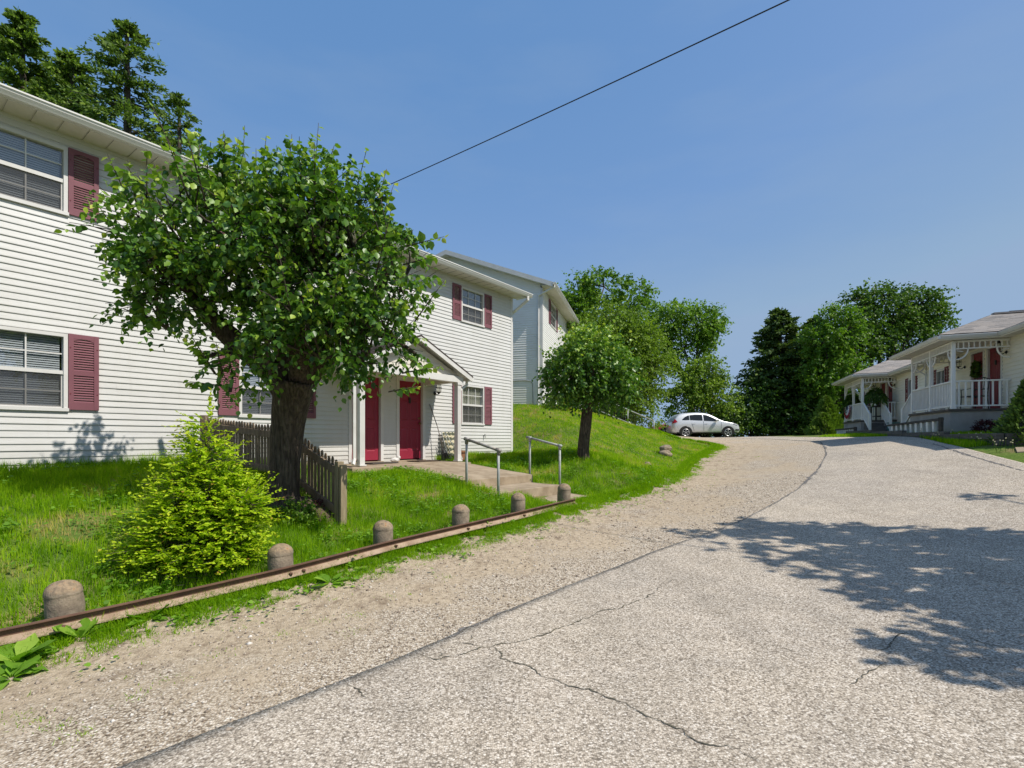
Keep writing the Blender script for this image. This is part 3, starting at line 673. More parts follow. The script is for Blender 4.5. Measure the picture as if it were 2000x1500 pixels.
# ------------------------------------------------------------------ picket fence
F0, F1, F2 = Vector((-5.5, 9.15, 1.95)), Vector((-3.46, 7.9, 1.74)), Vector((-2.46, 7.22, 1.25))
fence = thing('picket_fence', 'weathered brown picket fence stepping down the slope behind the near tree', 'fence', (F2.x, F2.y, h1(F2.x, F2.y)))
FO = Vector(fence.location)
def picket_seg(A, B, n):
    d = (B-A); dh = Vector((d.x, d.y, 0)).normalized(); nrm = Vector((dh.y, -dh.x, 0))
    if nrm.y > 0: nrm = -nrm
    for i in range(n):
        t = (i+.5)/n; p = A+d*t; w = .052
        zt = p.z+random.uniform(-.012, .012); hh = .82+random.uniform(-.015, .02)
        poly = [(-w/2, -hh), (w/2, -hh), (w/2, -.045), (w*.3, -.012), (0, 0), (-w*.3, -.012), (-w/2, -.045)]
        tilt = random.uniform(-.012, .012)
        mb = MB(); mb.prism(poly, 0, .016, fn=lambda x, y, z: tuple(Vector((p.x, p.y, zt))+dh*(x+z*tilt)+nrm*(-y-.0)+Vector((0, 0, z))-FO))
        mb.build('picket', M['wood'], fence)
    for dz in (-.15, -.70):
        MB().beam(A+Vector((0,0,dz))+nrm*.022-FO, B+Vector((0,0,dz))+nrm*.022-FO, .038, .105).build('rail', M['wood'], fence, bevel=.004)
picket_seg(F0, F1, 30); picket_seg(F1, F2, 15)
for p, w, mt in ((F0, .1, 'wood'), (F1+Vector((-.02,.06,0)), .1, 'wood')):
    MB().box(p.x-w/2-FO.x, p.x+w/2-FO.x, p.y-w/2-FO.y, p.y+w/2-FO.y, h1(p.x, p.y)-.2-FO.z, p.z+.03-FO.z).build('post', M[mt], fence, bevel=.006)
dq = (F2-F1).normalized()
for s_, w, hgt in ((.03, .085, .0), (.125, .05, -.01)):
    p = F2+dq*s_; mb = MB()
    mb.box(-w/2, w/2, -.05, .05, h1(p.x, p.y)-.25-FO.z, p.z+hgt-FO.z)
    o = mb.build('post', M['wood_light'], fence, bevel=.006); o.location = (p.x-FO.x, p.y-FO.y, 0); o.rotation_euler = (0, .012, R(-38))

# ------------------------------------------------------------------ stones, weeds
def stone(name, loc, s, label, seed, group=None):
    bm = bmesh.new(); bmesh.ops.create_icosphere(bm, subdivisions=3, radius=1)
    for v in bm.verts:
        k = 1+.28*mnoise.noise(v.co*1.3+Vector((seed, 0, 0)))+.10*mnoise.noise(v.co*4+Vector((0, seed, 0)))
        v.co = Vector((v.co.x*s[0], v.co.y*s[1], v.co.z*s[2]))*k
    me = bpy.data.meshes.new(name); bm.to_mesh(me); bm.free(); me.materials.append(M['stone'])
    o = link(bpy.data.objects.new(name, me)); o.location = loc; o.rotation_euler = (.1, .05, seed)
    return tag(o, label, 'stone', group)
q = hit(1300, 890); stone('field_stone', q+Vector((0,0,.06)), (.20,.22,.14), 'dark layered stone at the bottom of the stacked pair in the lawn', 1.3)
stone('field_stone', q+Vector((.07,.25,.24)), (.23,.22,.13), 'tan flat stone on top of the stacked pair in the lawn', 4.1)
q = hit(1264, 912); stone('field_stone', q+Vector((0,0,.05)), (.14,.12,.09), 'small tan stone lying alone in the grass near the gravel', 7.7)
q = hit(1215, 926); stone('field_stone', q+Vector((0,0,.0)), (.14,.09,.03), 'thin flat stone almost sunk in the lawn grass', 9.2)

def rosette(name, px, py, n, ln, label, mat='dock', wid=1.25, up=.55):
    q = hit(px, py); th = RNG.random(n)*6.283; el = RNG.uniform(.15, 1.0, n)*up*2
    D = np.stack([np.cos(th), np.sin(th), el], 1); P = np.zeros((n, 3))+unit(D)*.03
    Nn = np.stack([-np.cos(th)*el, -np.sin(th)*el, np.ones(n)], 1)+RNG.normal(size=(n, 3))*.25
    # leaf curved along its length: chain of quads
    t = np.linspace(0, 1, 6); prof = np.array([.10, .55, .95, 1.0, .62, .04])*.17*wid
    V = []; Fa = []; D = unit(D); W = unit(np.cross(D, Nn)); S = ln*RNG.uniform(.55, 1.15, n)
    for j in range(n):
        b = len(V)
        for i in range(6):
            c = P[j]+D[j]*t[i]*S[j]+np.array([0, 0, -.38*t[i]**2*S[j]*RNG.uniform(.7, 1.2)])
            V += [c-W[j]*prof[i]*S[j]+np.array([0,0,.012]), c, c+W[j]*prof[i]*S[j]+np.array([0,0,.012])]
        for i in range(5):
            Fa += [(b+3*i, b+3*i+1, b+3*i+4, b+3*i+3), (b+3*i+1, b+3*i+2, b+3*i+5, b+3*i+4)]
    o = np_mesh(name, V, Fa, M[mat], None, np.repeat(np.clip(RNG.normal(size=n)*.22+.5, 0, 1), 10), smooth=True)
    o.location = q; return tag(o, label, 'weed', 'broad leaved weeds along the rail')
rosette('dock_weed', 32, 1300, 26, .30, 'large broad leaved weed in the bottom left corner before the rail')
rosette('dock_weed', 158, 1252, 9, .22, 'upright broad leaf weed in front of the nearest concrete post', up=1.0)
rosette('dock_weed', 292, 1215, 10, .17, 'small broad leaf weed below the rail left of the golden shrub')
rosette('dock_weed', 645, 1143, 13, .23, 'flat broad leaved weed below the rail right of the second post')
rosette('dock_weed', 705, 1118, 8, .15, 'little weed in the verge just before the third concrete post')
rosette('dock_weed', 20, 1330, 14, .2, 'low weed at the very left edge of the gravel')
# ------------------------------------------------------------------ house kit (local x right along the facade, y inward, z up)
def siding(mb, x0, x1, z0, z1, expo=.1, holes=(), lap=.019, lim=None, fn=None, m=0):
    """clapboard courses as real overlapping boards; holes = (x0,x1,z0,z1); lim(z) clips the ends (gables)"""
    n = int(math.ceil((z1-z0)/expo)); k = 0
    for i in range(n):
        a = z0+i*expo; b = min(a+expo, z1); mid = (a+b)/2
        l, r = (x0, x1) if lim is None else lim(mid)
        if r-l < .03: continue
        iv = [(l, r)]
        for hx0, hx1, hz0, hz1 in holes:
            if hz0 < mid < hz1:
                nv = []
                for p, q in iv:
                    if hx1 <= p or hx0 >= q: nv.append((p, q)); continue
                    if hx0 > p: nv.append((p, hx0))
                    if hx1 < q: nv.append((hx1, q))
                iv = nv
        jv = []
        for p, q in iv:         # staggered butt joints every board length
            cut = p+random.uniform(.6, 3.6)
            while q-p > .5 and cut < q-.3: jv.append((p, cut)); p = cut; cut += 3.66
            jv.append((p, q))
        for p, q in jv:
            w = random.uniform(-.002, .002); k = k+1
            vs = [(p, -lap+w, a), (q, -lap+w, a), (q, -.003, b+.004), (p, -.003, b+.004), (p, .004, a), (q, .004, a)]
            mid_ = [(p, -lap+w, a+.012), (q, -lap+w, a+.012)]
            if fn: vs = [fn(*v) for v in vs]; mid_ = [fn(*v) for v in mid_]
            vs += mid_
            mb.add(vs, [(0, 1, 7, 6), (6, 7, 2, 3), (4, 5, 1, 0)], m)
def backing(mb, x0, x1, z0, z1, holes, y=.006, fn=None, m=0):
    xs = sorted({x0, x1, *[h for q in holes for h in q[:2] if x0 < h < x1]}); zs = sorted({z0, z1, *[h for q in holes for h in q[2:] if z0 < h < z1]})
    for i in range(len(xs)-1):
        for j in range(len(zs)-1):
            cx, cz = (xs[i]+xs[i+1])/2, (zs[j]+zs[j+1])/2
            if any(h[0] < cx < h[1] and h[2] < cz < h[3] for h in holes): continue
            vs = [(xs[i], y, zs[j]), (xs[i+1], y, zs[j]), (xs[i+1], y, zs[j+1]), (xs[i], y, zs[j+1])]
            mb.add([fn(*v) for v in vs] if fn else vs, [(0, 1, 2, 3)], m)
def shifted(fn_x, y0=0):
    return fn_x

def window(parent, x0, x1, z0, z1, cols=3, rows=2, cover='blind', fn=None, slider=False, screen=True, cw=.05, grid=True):
    """vinyl window: part 'window' (frame) with pane, grille, blind sub-parts; sits in a hole of the wall"""
    T = fn or (lambda x, y, z: (x, y, z))
    def box(mb, *a):
        xa, xb, ya, yb, za, zb = a; b = len(mb.v)
        mb.add([T(*p) for p in ((xa,ya,za),(xb,ya,za),(xb,yb,za),(xa,yb,za),(xa,ya,zb),(xb,ya,zb),(xb,yb,zb),(xa,yb,zb))],
               [(0,3,2,1),(4,5,6,7),(0,1,5,4),(1,2,6,5),(2,3,7,6),(3,0,4,7)])
    zm = (z0+z1)/2; xm = (x0+x1)/2; f = MB(); yo = -.036; yi = .11
    box(f, x0, x0+cw, yo, yi, z0+cw, z1-cw); box(f, x1-cw, x1, yo, yi, z0+cw, z1-cw)
    box(f, x0, x1, yo, yi, z1-cw, z1); box(f, x0-.012, x1+.012, yo-.012, yi, z0, z0+cw)
    if slider:
        box(f, xm-.03, xm+.03, -.012, .05, z0+cw, z1-cw)
    else:
        box(f, x0+cw, x1-cw, -.014, .05, zm-.028, zm+.028)
        box(f, x0+cw, x0+cw+.026, .006, .05, z0+cw, zm-.028); box(f, x1-cw-.026, x1-cw, .006, .05, z0+cw, zm-.028)
        box(f, x0+cw, x1-cw, .006, .05, z0+cw, z0+cw+.035)
    w = f.build('window', M['white'], parent)
    g = MB()
    if grid:
        for a, b in ((z0+cw, zm-.028), (zm+.028, z1-cw)):
            if slider: a, b = z0+cw, z1-cw
            for i in range(1, cols):
                x = x0+cw+(x1-x0-2*cw)*i/cols; box(g, x-.009, x+.009, .012, .024, a, b)
            for j in range(1, rows):
                z = a+(b-a)*j/rows
                for i in range(cols):
                    xa = x0+cw+(x1-x0-2*cw)*i/cols+.009; xb = x0+cw+(x1-x0-2*cw)*(i+1)/cols-.009
                    box(g, xa, xb, .013, .023, z-.009, z+.009)
            if slider: break
        g.build('grille', M['white'], w)
    p = MB()
    p.add([T(x0+cw, .028, z0+cw), T(x1-cw, .028, z0+cw), T(x1-cw, .028, z1-cw), T(x0+cw, .028, z1-cw)], [(0, 1, 2, 3)])
    p.build('pane', M['glass'], w, recalc=False)
    if screen and not slider:
        s = MB(); s.add([T(x0+cw+.02, .0, z0+cw+.02), T(x1-cw-.02, .0, z0+cw+.02), T(x1-cw-.02, .0, zm-.028), T(x0+cw+.02, .0, zm-.028)], [(0, 1, 2, 3)])
        s.build('screen', M['screen'], w, recalc=False)
    if cover == 'blind':
        b = MB(); n = int((z1-z0-2*cw)/.034)
        for i in range(n):
            z = z0+cw+.004+i*.034
            vs = [(x0+cw+.005, .058, z), (x1-cw-.03, .058, z), (x1-cw-.03, .073, z+.029), (x0+cw+.005, .073, z+.029)]
            b.add([T(*v) for v in vs], [(0, 1, 2, 3)])
        b.build('blind', M['blind'], w, recalc=False)
    elif cover == 'curtain':
        b = MB(); n = 60; top = z1-cw; vs = []
        for side, (xa, xb) in enumerate(((x0+cw, xm+.05), (xm-.02, x1-cw))):
            vs = []; fs = []
            for i in range(n+1):
                t = i/n; x = xa+(xb-xa)*t; y = .085+.022*math.sin(t*38+side)
                vs += [T(x, y, z0+cw), T(x, y*.98, top)]
            for i in range(n): fs.append((2*i, 2*i+2, 2*i+3, 2*i+1))
            b.add(vs, fs)
        b.build('curtain', M['curtain'], w, recalc=False, smooth=True)
    r = MB()
    r.add([T(*v) for v in ((x0, yi, z0), (x1, yi, z0), (x1, yi, z1), (x0, yi, z1), (x0, .6, z0), (x1, .6, z0), (x1, .6, z1), (x0, .6, z1))],
          [(4, 5, 6, 7), (0, 1, 5, 4), (1, 2, 6, 5), (2, 3, 7, 6), (3, 0, 4, 7)])
    r.build('interior', M['room_mid' if cover == 'blind' else 'room'], w, recalc=False)
    return w

def shutter(parent, x0, x1, z0, z1, mat='shutter', fn=None, louvres=True):
    T = fn or (lambda x, y, z: (x, y, z)); mb = MB(); st = .062*min(1, (x1-x0)/.36)
    def box(xa, xb, ya, yb, za, zb):
        mb.add([T(*p) for p in ((xa,ya,za),(xb,ya,za),(xb,yb,za),(xa,yb,za),(xa,ya,zb),(xb,ya,zb),(xb,yb,zb),(xa,yb,zb))],
               [(0,3,2,1),(4,5,6,7),(0,1,5,4),(1,2,6,5),(2,3,7,6),(3,0,4,7)])
    y0, y1 = -.047, -.012; h = z1-z0
    box(x0, x0+st, y0, y1, z0, z1); box(x1-st, x1, y0, y1, z0, z1)
    box(x0+st, x1-st, y0+.004, y1, z0, z0+.115*h/1.2); box(x0+st, x1-st, y0+.004, y1, z1-.07*h/1.2, z1)
    zm = z0+h*.485; box(x0+st, x1-st, y0+.004, y1, zm-.035, zm+.035)
    # arched head over the louvres
    za = z1-.07*h/1.2; n = 8; arc = []
    for i in range(n+1):
        t = i/n; x = x0+st+(x1-x0-2*st)*t
        arc.append((x, za-.030*abs(2*t-1)**2))
    poly = arc + [(x1-st, za+.002), (x0+st, za+.002)]
    mb.prism(poly, y0+.006, y1, fn=T)
    step = .036
    for a, b in ((z0+.115*h/1.2, zm-.035), (zm+.035, za-.004)):
        k = max(1, int((b-a)/step)); s = (b-a)/k
        for i in range(k):
            z = a+i*s
            mb.add([T(*p) for p in ((x0+st, y0+.008, z), (x1-st, y0+.008, z), (x1-st, y1-.004, z+s*.9), (x0+st, y1-.004, z+s*.9), (x0+st, y0+.008, z+.008), (x1-st, y0+.008, z+.008))],
                   [(4, 5, 2, 3), (0, 1, 5, 4)])
    s = mb.build('shutter', M[mat], parent)
    for x in (x0+.022, x1-.022):
        for z in (z0+h*.21, z0+h*.82):
            MB().tube([T(x, y0+.001, z), T(x, y0-.006, z)], .009, 6).build('screw', M['shutter_dark'], s)
    return s

def panel_door(parent, x0, x1, z0, z1, mat='red', fn=None, fw=.1, knob='right', knocker=True, y=.05, panels=True):
    """six-panel door: part 'door' with frame, handle and knocker sub-parts"""
    T = fn or (lambda x, y, z: (x, y, z))
    mb = MB()
    def box(mb, xa, xb, ya, yb, za, zb):
        mb.add([T(*p) for p in ((xa,ya,za),(xb,ya,za),(xb,yb,za),(xa,yb,za),(xa,ya,zb),(xb,ya,zb),(xb,yb,zb),(xa,yb,zb))],
               [(0,3,2,1),(4,5,6,7),(0,1,5,4),(1,2,6,5),(2,3,7,6),(3,0,4,7)])
    w = x1-x0; h = z1-z0
    if panels:
        cx = [x0, x0+.12*w/.82*.82, x0+w*.44, x0+w*.56, x1-.12*w/.82*.82, x1]
        zs = [z0, z0+.11*h, z0+.40*h, z0+.49*h, z0+.76*h, z0+.82*h, z0+.945*h, z1]
        holes = [(cx[a], cx[a+1], zs[b], zs[b+1]) for a in (1, 3) for b in (1, 3, 5)]
        backing(mb, x0, x1, z0, z1, holes, y=y, fn=T)
        for hx0, hx1, hz0, hz1 in holes:     # sunk moulding and raised field
            q = [(hx0, hz0), (hx1, hz0), (hx1, hz1), (hx0, hz1)]; m_ = .022; k = .05
            vs = [T(a, y, b) for a, b in q] + [T(hx0+m_, y+.013, hz0+m_), T(hx1-m_, y+.013, hz0+m_), T(hx1-m_, y+.013, hz1-m_), T(hx0+m_, y+.013, hz1-m_)] + \
                 [T(hx0+k, y+.003, hz0+k), T(hx1-k, y+.003, hz0+k), T(hx1-k, y+.003, hz1-k), T(hx0+k, y+.003, hz1-k)]
            fs = [(i, (i+1) % 4, 4+(i+1) % 4, 4+i) for i in range(4)] + [(4+i, 4+(i+1) % 4, 8+(i+1) % 4, 8+i) for i in range(4)] + [(8, 9, 10, 11)]
            mb.add(vs, fs)
    else: box(mb, x0, x1, y, y+.04, z0, z1)
    d = mb.build('door', M[mat], parent)
    f = MB()
    box(f, x0-fw, x0, -.036, y+.06, z0-.03, z1); box(f, x1, x1+fw, -.036, y+.06, z0-.03, z1); box(f, x0-fw, x1+fw, -.038, y+.06, z1, z1+fw)
    f.build('frame', M['white'], d, bevel=.003)
    s = MB(); box(s, x0-fw+.02, x1+fw-.02, -.07, y+.05, z0-.06, z0-.031); s.build('threshold', M['concrete'], d)
    kx = x1-.07 if knob == 'right' else x0+.07; k = MB(); kz = z0+h*.46
    k.tube([T(kx, y, kz), T(kx, y-.03, kz), T(kx, y-.04, kz), T(kx, y-.065, kz), T(kx, y-.075, kz)], [.012, .012, .028, .03, .012], 10)
    k.tube([T(kx, y, kz+.14), T(kx, y-.02, kz+.14)], .026, 10)
    k.build('handle', M['brass'], d, smooth=True)
    if knocker:
        c = (x0+x1)/2; kn = MB(); kz = z0+h*.755
        kn.tube([T(c, y, kz+.07), T(c, y-.012, kz+.07), T(c, y-.012, kz-.06), T(c, y, kz-.06)], [.022, .034, .034, .022], 8)
        kn.build('knocker', M['black'], d)
    return d

def lantern(parent, x, z, fn=None, s=1.0):
    """wall lantern: backplate, arm, caged glass body"""
    T0 = fn or (lambda x, y, z: (x, y, z)); T = lambda a, b, c: T0(x+a*s, b*s, z+c*s)
    mb = MB()
    mb.tube([T(0, -.02, -.06), T(0, -.035, -.06)], [.055, .045], 12)
    mb.tube([T(0, -.03, -.06), T(0, -.09, -.10), T(0, -.14, -.085), T(0, -.15, -.05)], .011, 6)
    c = -.15
    for i in range(6):
        a = i*math.pi/3; p = (math.cos(a), math.sin(a))
        mb.tube([T(.05*p[0], c+.05*p[1], -.04), T(.068*p[0], c+.068*p[1], .06), T(.05*p[0], c+.05*p[1], .14)], .0055, 5)
    for z_, r in ((-.045, .055), (.065, .07), (.14, .055)):
        mb.tube([T(r*math.cos(a*math.pi/6), c+r*math.sin(a*math.pi/6), z_) for a in range(13)], .006, 5)
    mb.tube([T(0, c, .14), T(0, c, .17), T(0, c, .195), T(0, c, .215)], [.06, .045, .015, .008], 10)
    mb.tube([T(0, c, -.045), T(0, c, -.075), T(0, c, -.095)], [.052, .025, .008], 10)
    l = mb.build('wall_lantern', M['black'], parent, smooth=False)
    g = MB(); g.tube([T(0, c, -.04), T(0, c, .06), T(0, c, .138)], [.044, .06, .044], 12, cap=False); g.build('lamp_glass', M['lampglass'], l, smooth=True)
    return l

def roof_plane(mb, e0, e1, t0, t1, expo=.14, tab=.32, lift=.012, m=0):
    """shingle courses between an eave line e0-e1 and a top line t0-t1"""
    e0, e1, t0, t1 = map(Vector, (e0, e1, t0, t1)); up = ((t0+t1)/2-(e0+e1)/2); n = max(2, int(up.length/expo))
    nrm = (e1-e0).cross(up).normalized()
    if nrm.z < 0: nrm = -nrm
    for i in range(n):
        a, b = i/n, (i+1)/n
        L0, R0 = e0.lerp(t0, a), e1.lerp(t1, a); L1, R1 = e0.lerp(t0, b), e1.lerp(t1, b)
        k = max(1, int((R0-L0).length/tab)); off = random.random()
        cuts = [0]+[min(1, max(0, (j+off)/k)) for j in range(k)]+[1]
        for p, q in zip(cuts[:-1], cuts[1:]):
            if q-p < 1e-4: continue
            lf = nrm*lift*random.uniform(.7, 1.2)
            A, B, C, D = L0.lerp(R0, p)+lf, L0.lerp(R0, q)+lf, L1.lerp(R1, q)+nrm*.003, L1.lerp(R1, p)+nrm*.003
            mb.add([A, B, C, D, A-lf*1.0, B-lf*1.0], [(0, 1, 2, 3), (4, 5, 1, 0)], m, min(1, max(0, random.gauss(.5, .22))))
def gutter_profile(s=1.0):
    # K-style: p outward, q up; back at p=0
    return [(a*s, b*s) for a, b in ((0, 0), (.062, 0), (.075, .02), (.10, .055), (.108, .085), (.122, .09), (.122, .112), (.104, .112), (.104, .10), (.08, .095), (.006, .095), (.006, .118), (0, .118))]

# ------------------------------------------------------------------ near two-storey block (left)
KA = .078
def za_(px): return 1000/(KA*(1754-px))
BASEA = 1.04
def A_(px, py=None):
    Z = za_(px); x = (Z-17.0)/.7985
    return x if py is None else (x, EYE+(858-py)/1000*Z-BASEA)
ROTA = math.atan2(.7985, .602)
LA = -19.0; DA = 8.6
bA = thing('apartment_building', 'two storey white clapboard block with maroon shutters and two red doors, nearest on the left', 'building', (0, 17.0, BASEA), ROTA)
ZS = 6.24-BASEA            # soffit height
# window rectangles from the picture
def rect(px0, px1, top, bot, pxt):
    """x range from pixels px0..px1; heights read at column pxt"""
    Z = za_(pxt); f = lambda py: EYE+(858-py)/1000*Z-BASEA
    return (A_(px0), A_(px1), f(bot), f(top))
x0a, x1a, zb1, zt1 = rect(-140, 131, 658, 801, 161)
_, _, zb2, zt2 = rect(-140, 131, 302, 427, 161)
SH = {}
W1 = (x1a-1.78, x1a, zb1-.03, zt1+.01); W2 = (x1a-1.78, x1a, zb2-.03, zt2+.01)
xr0, xr1 = A_(899.5), A_(944); W5 = (xr0, xr1, zb2-.02, zt2+.01); W6 = (xr0, xr1, zb1-.03, zt1+.01)
xm0, xm1 = A_(465.5), A_(465.5)+1.25; W3 = (xm0, xm1, zb1-.03, zt1+.01); W4 = (xm0, xm1, zb2-.02, zt2+.01)
# further windows towards the near end (outside the frame)
W7 = (-16.9, -15.3, zb1-.03, zt1+.01); W8 = (-16.9, -15.3, zb2-.03, zt2+.01)
D1 = (A_(685.5), A_(742), 0.0, 2.03); D2 = (A_(778.5), A_(824), 0.0, 2.03)
holesA = [W1, W2, W3, W4, W5, W6, W7, W8] + [(d[0]-.05, d[1]+.05, -.2, d[3]+.05) for d in (D1, D2)]
shr = [(h[0]+.02, h[1]-.02, h[2]+.02, h[3]-.02) for h in holesA]
mb = MB(); siding(mb, LA, -.075, -.06, ZS+.02, .1, shr)
backing(mb, LA, 0, -.3, ZS, holesA)
# end walls and back
gx_ = lambda a, b, c: (0-b, a, c)
def gable(z, depth=DA, zs=ZS+.16, rise=1.5): 
    if z <= zs: return (0.075, depth)
    t = (z-zs)/rise; return (depth/2*t, depth-depth/2*t)
siding(mb, .075, DA, -.06, ZS+1.66, .1, (), lim=gable, fn=gx_)
mb.add([(0, 0.02, -.3), (0, DA, -.3), (0, DA, ZS), (0, DA/2, ZS+1.5), (0, 0.02, ZS)], [(0, 1, 2, 3, 4)])
mb.add([(LA, 0, -.3), (LA, DA, -.3), (LA, DA, ZS), (LA, DA/2, ZS+1.5), (LA, 0, ZS)], [(4, 3, 2, 1, 0)])
mb.add([(LA, DA, -.3), (0, DA, -.3), (0, DA, ZS), (LA, DA, ZS)], [(0, 1, 2, 3)])
mb.build('wall', M['vinyl'], bA, recalc=False)
MB().box(-.075, .02, -.022, -.002, -.08, ZS).box(.002, .022, -.002, .075, -.08, ZS).build('corner_board', M['white'], bA)
MB().box(LA, -.0, .004, .2, -.45, -.062).build('foundation', M['concrete'], bA)
# roof: deck + shingles
ov = .46; rk = .32; pitch = 1.5/(DA/2)
zr0 = ZS+.10-ov*0; zr = lambda y: zr0 + (y+ov)*pitch
mb = MB()
roof_plane(mb, (LA-rk, -ov-.03, zr(-ov)), (rk, -ov-.03, zr(-ov)), (LA-rk, DA/2, zr(DA/2)), (rk, DA/2, zr(DA/2)), tab=.5)
roof_plane(mb, (rk, DA+ov, zr(-ov)), (LA-rk, DA+ov, zr(-ov)), (rk, DA/2, zr(DA/2)), (LA-rk, DA/2, zr(DA/2)), tab=.5)
mb.add([(LA-rk, -ov, zr(-ov)-.03), (rk, -ov, zr(-ov)-.03), (rk, DA/2, zr(DA/2)-.03), (LA-rk, DA/2, zr(DA/2)-.03)], [(0, 1, 2, 3)])
mb.add([(LA-rk, DA+ov, zr(-ov)-.03), (rk, DA+ov, zr(-ov)-.03), (rk, DA/2, zr(DA/2)-.03), (LA-rk, DA/2, zr(DA/2)-.03)], [(0, 1, 2, 3)])
mb.sweep([(0, .012), (.02, .012), (.02, -.03), (0, -.03)], (rk, -ov-.03, zr(-ov)), (rk, DA/2, zr(DA/2)), (1, 0, 0), (0, 0, 1))
mb.build('roof', M['shingle_dark'], bA, recalc=False)
# soffit with panel grooves
mb = MB(); x = LA-rk
while x < rk-.01:
    xe = min(x+.30, rk)
    mb.add([(x, -ov, ZS), (xe-.022, -ov, ZS), (xe-.022, .0, ZS), (x, .0, ZS), (xe-.022, -ov, ZS+.008), (xe, -ov, ZS+.008), (xe, 0, ZS+.008), (xe-.022, 0, ZS+.008)],
           [(0, 1, 2, 3), (4, 5, 6, 7), (1, 4, 7, 2)])
    x = xe
mb.build('soffit', M['soffit'], bA)
MB().box(LA-rk, rk, -ov-.018, -ov-.001, ZS-.012, ZS+.115).build('fascia', M['white'], bA)
MB().sweep([(0, -.09), (.02, -.09), (.02, .075), (0, .075)], (rk, -ov-.02, zr(-ov)-.05), (rk, DA/2, zr(DA/2)-.05), (1, 0, 0), (0, 0, 1)) \
    .sweep([(0, -.09), (.30, -.09), (.30, -.075), (0, -.075)], (0.02, -ov-.02, zr(-ov)-.05), (.02, DA/2, zr(DA/2)-.05), (1, 0, 0), (0, 0, 1)).build('rake_board', M['white'], bA)
g = MB().sweep(gutter_profile(), (LA-rk, -ov-.02, ZS-.008), (rk+.05, -ov-.02, ZS-.008), (0, -1, 0), (0, 0, 1)).build('gutter', M['gutter'], bA, recalc=True)
mbd = MB()
def downspout(mb, pts, w=.075, d=.055):
    pts = [Vector(p) for p in pts]
    for a, b in zip(pts[:-1], pts[1:]):
        e = (b-a).normalized()*.018
        mb.beam(a-e, b+e, w, d, up=(.3, 1, .1))
downspout(mbd, [(.16, -ov-.07, ZS), (.16, -ov-.07, ZS-.12), (.05, -.12, ZS-.42), (.062, .16, ZS-.55), (.062, .16, .05)])
mbd.build('downspout', M['gutter'], bA)
for wr, cv, cols in ((W1, 'blind', 4), (W2, 'blind', 4), (W3, 'blind', 3), (W4, 'blind', 3), (W5, 'blind', 3), (W6, 'curtain', 3), (W7, 'blind', 4), (W8, 'blind', 4)):
    window(bA, *wr, cols=cols, cover=cv)
def both(wr, wd, zlo, zhi, left=True, right=True):
    if right: shutter(bA, wr[1]+.006, wr[1]+.006+wd, zlo, zhi)
    if left: shutter(bA, wr[0]-.006-wd, wr[0]-.006, zlo, zhi)
for wr in (W1, W7): both(wr, .375, zb1, zt1+.02)
for wr in (W2, W8): both(wr, .375, zb2, zt2+.02)
both(W3, .375, zb1, zt1+.02); both(W4, .375, zb2, zt2+.02)
both(W5, .36, zb2, zt2+.02); both(W6, .36, zb1, zt1+.02)
panel_door(bA, *D1, fw=.085, knob='left'); panel_door(bA, *D2, fw=.095)
xl, zl = A_(848, 762); lantern(bA, xl, zl-.02, s=1.15); xl, zl = A_(667, 746); lantern(bA, xl, zl, s=1.15)
MB().tube([(A_(944), -.01, .62), (A_(944), -.07, .62), (A_(944), -.08, .56)], .014, 6).tube([(A_(944), -.06, .60), (A_(944), -.06, .67)], .02, 6).build('spigot', M['galv'], bA)
# entry canopy: gabled roof on two posts
CX, CH, CD = -5.35, 1.78, 1.38            # centre, half span, projection
zE = 3.08-BASEA; zP = 3.84-BASEA; sl = (zP-zE)/CH
mb = MB()
for sg in (-1, 1):
    roof_plane(mb, (CX+sg*(CH+.03), -CD, zE+.10), (CX+sg*(CH+.03), .0, zE+.10), (CX, -CD, zP+.13), (CX, .0, zP+.13), tab=.3)
    mb.sweep([(0, .012), (-.02, .012), (-.02, -.03), (0, -.03)], (CX+sg*(CH+.03), -CD, zE+.10), (CX, -CD, zP+.13), (0, 1, 0), (0, 0, 1))
cr = mb.build('canopy_roof', M['shingle_dark'], bA, recalc=False)
mb = MB()
for sg in (-1, 1):
    a = Vector((CX+sg*CH, 0, zE)); b = Vector((CX, 0, zP+.03))
    mb.sweep([(-CD, -.035), (-CD-.018, -.035), (-CD-.018, .11), (-CD, .11)], a, b, (0, 1, 0), (0, 0, 1))
    mb.sweep([(-CD+.001, .06), (-.001, .06), (-.001, .085), (-CD+.001, .085)], a, b, (0, 1, 0), (0, 0, 1))
mb.build('canopy_fascia', M['white'], cr)
px_post = (-6.9, -3.93); yp = -1.22
mb = MB(); zb = 3.0-BASEA
mb.box(px_post[0]-.14, px_post[1]+.14, yp-.07, yp+.07, zb, zb+.155)
for x in px_post: mb.box(x-.07, x+.07, yp+.071, -.02, zb+.004, zb+.15)
mb.build('canopy_beam', M['white'], bA, bevel=.004)
mb = MB(); mb.box(px_post[0]-.06, px_post[1]+.06, yp+.072, -.02, zb+.16, zb+.175)
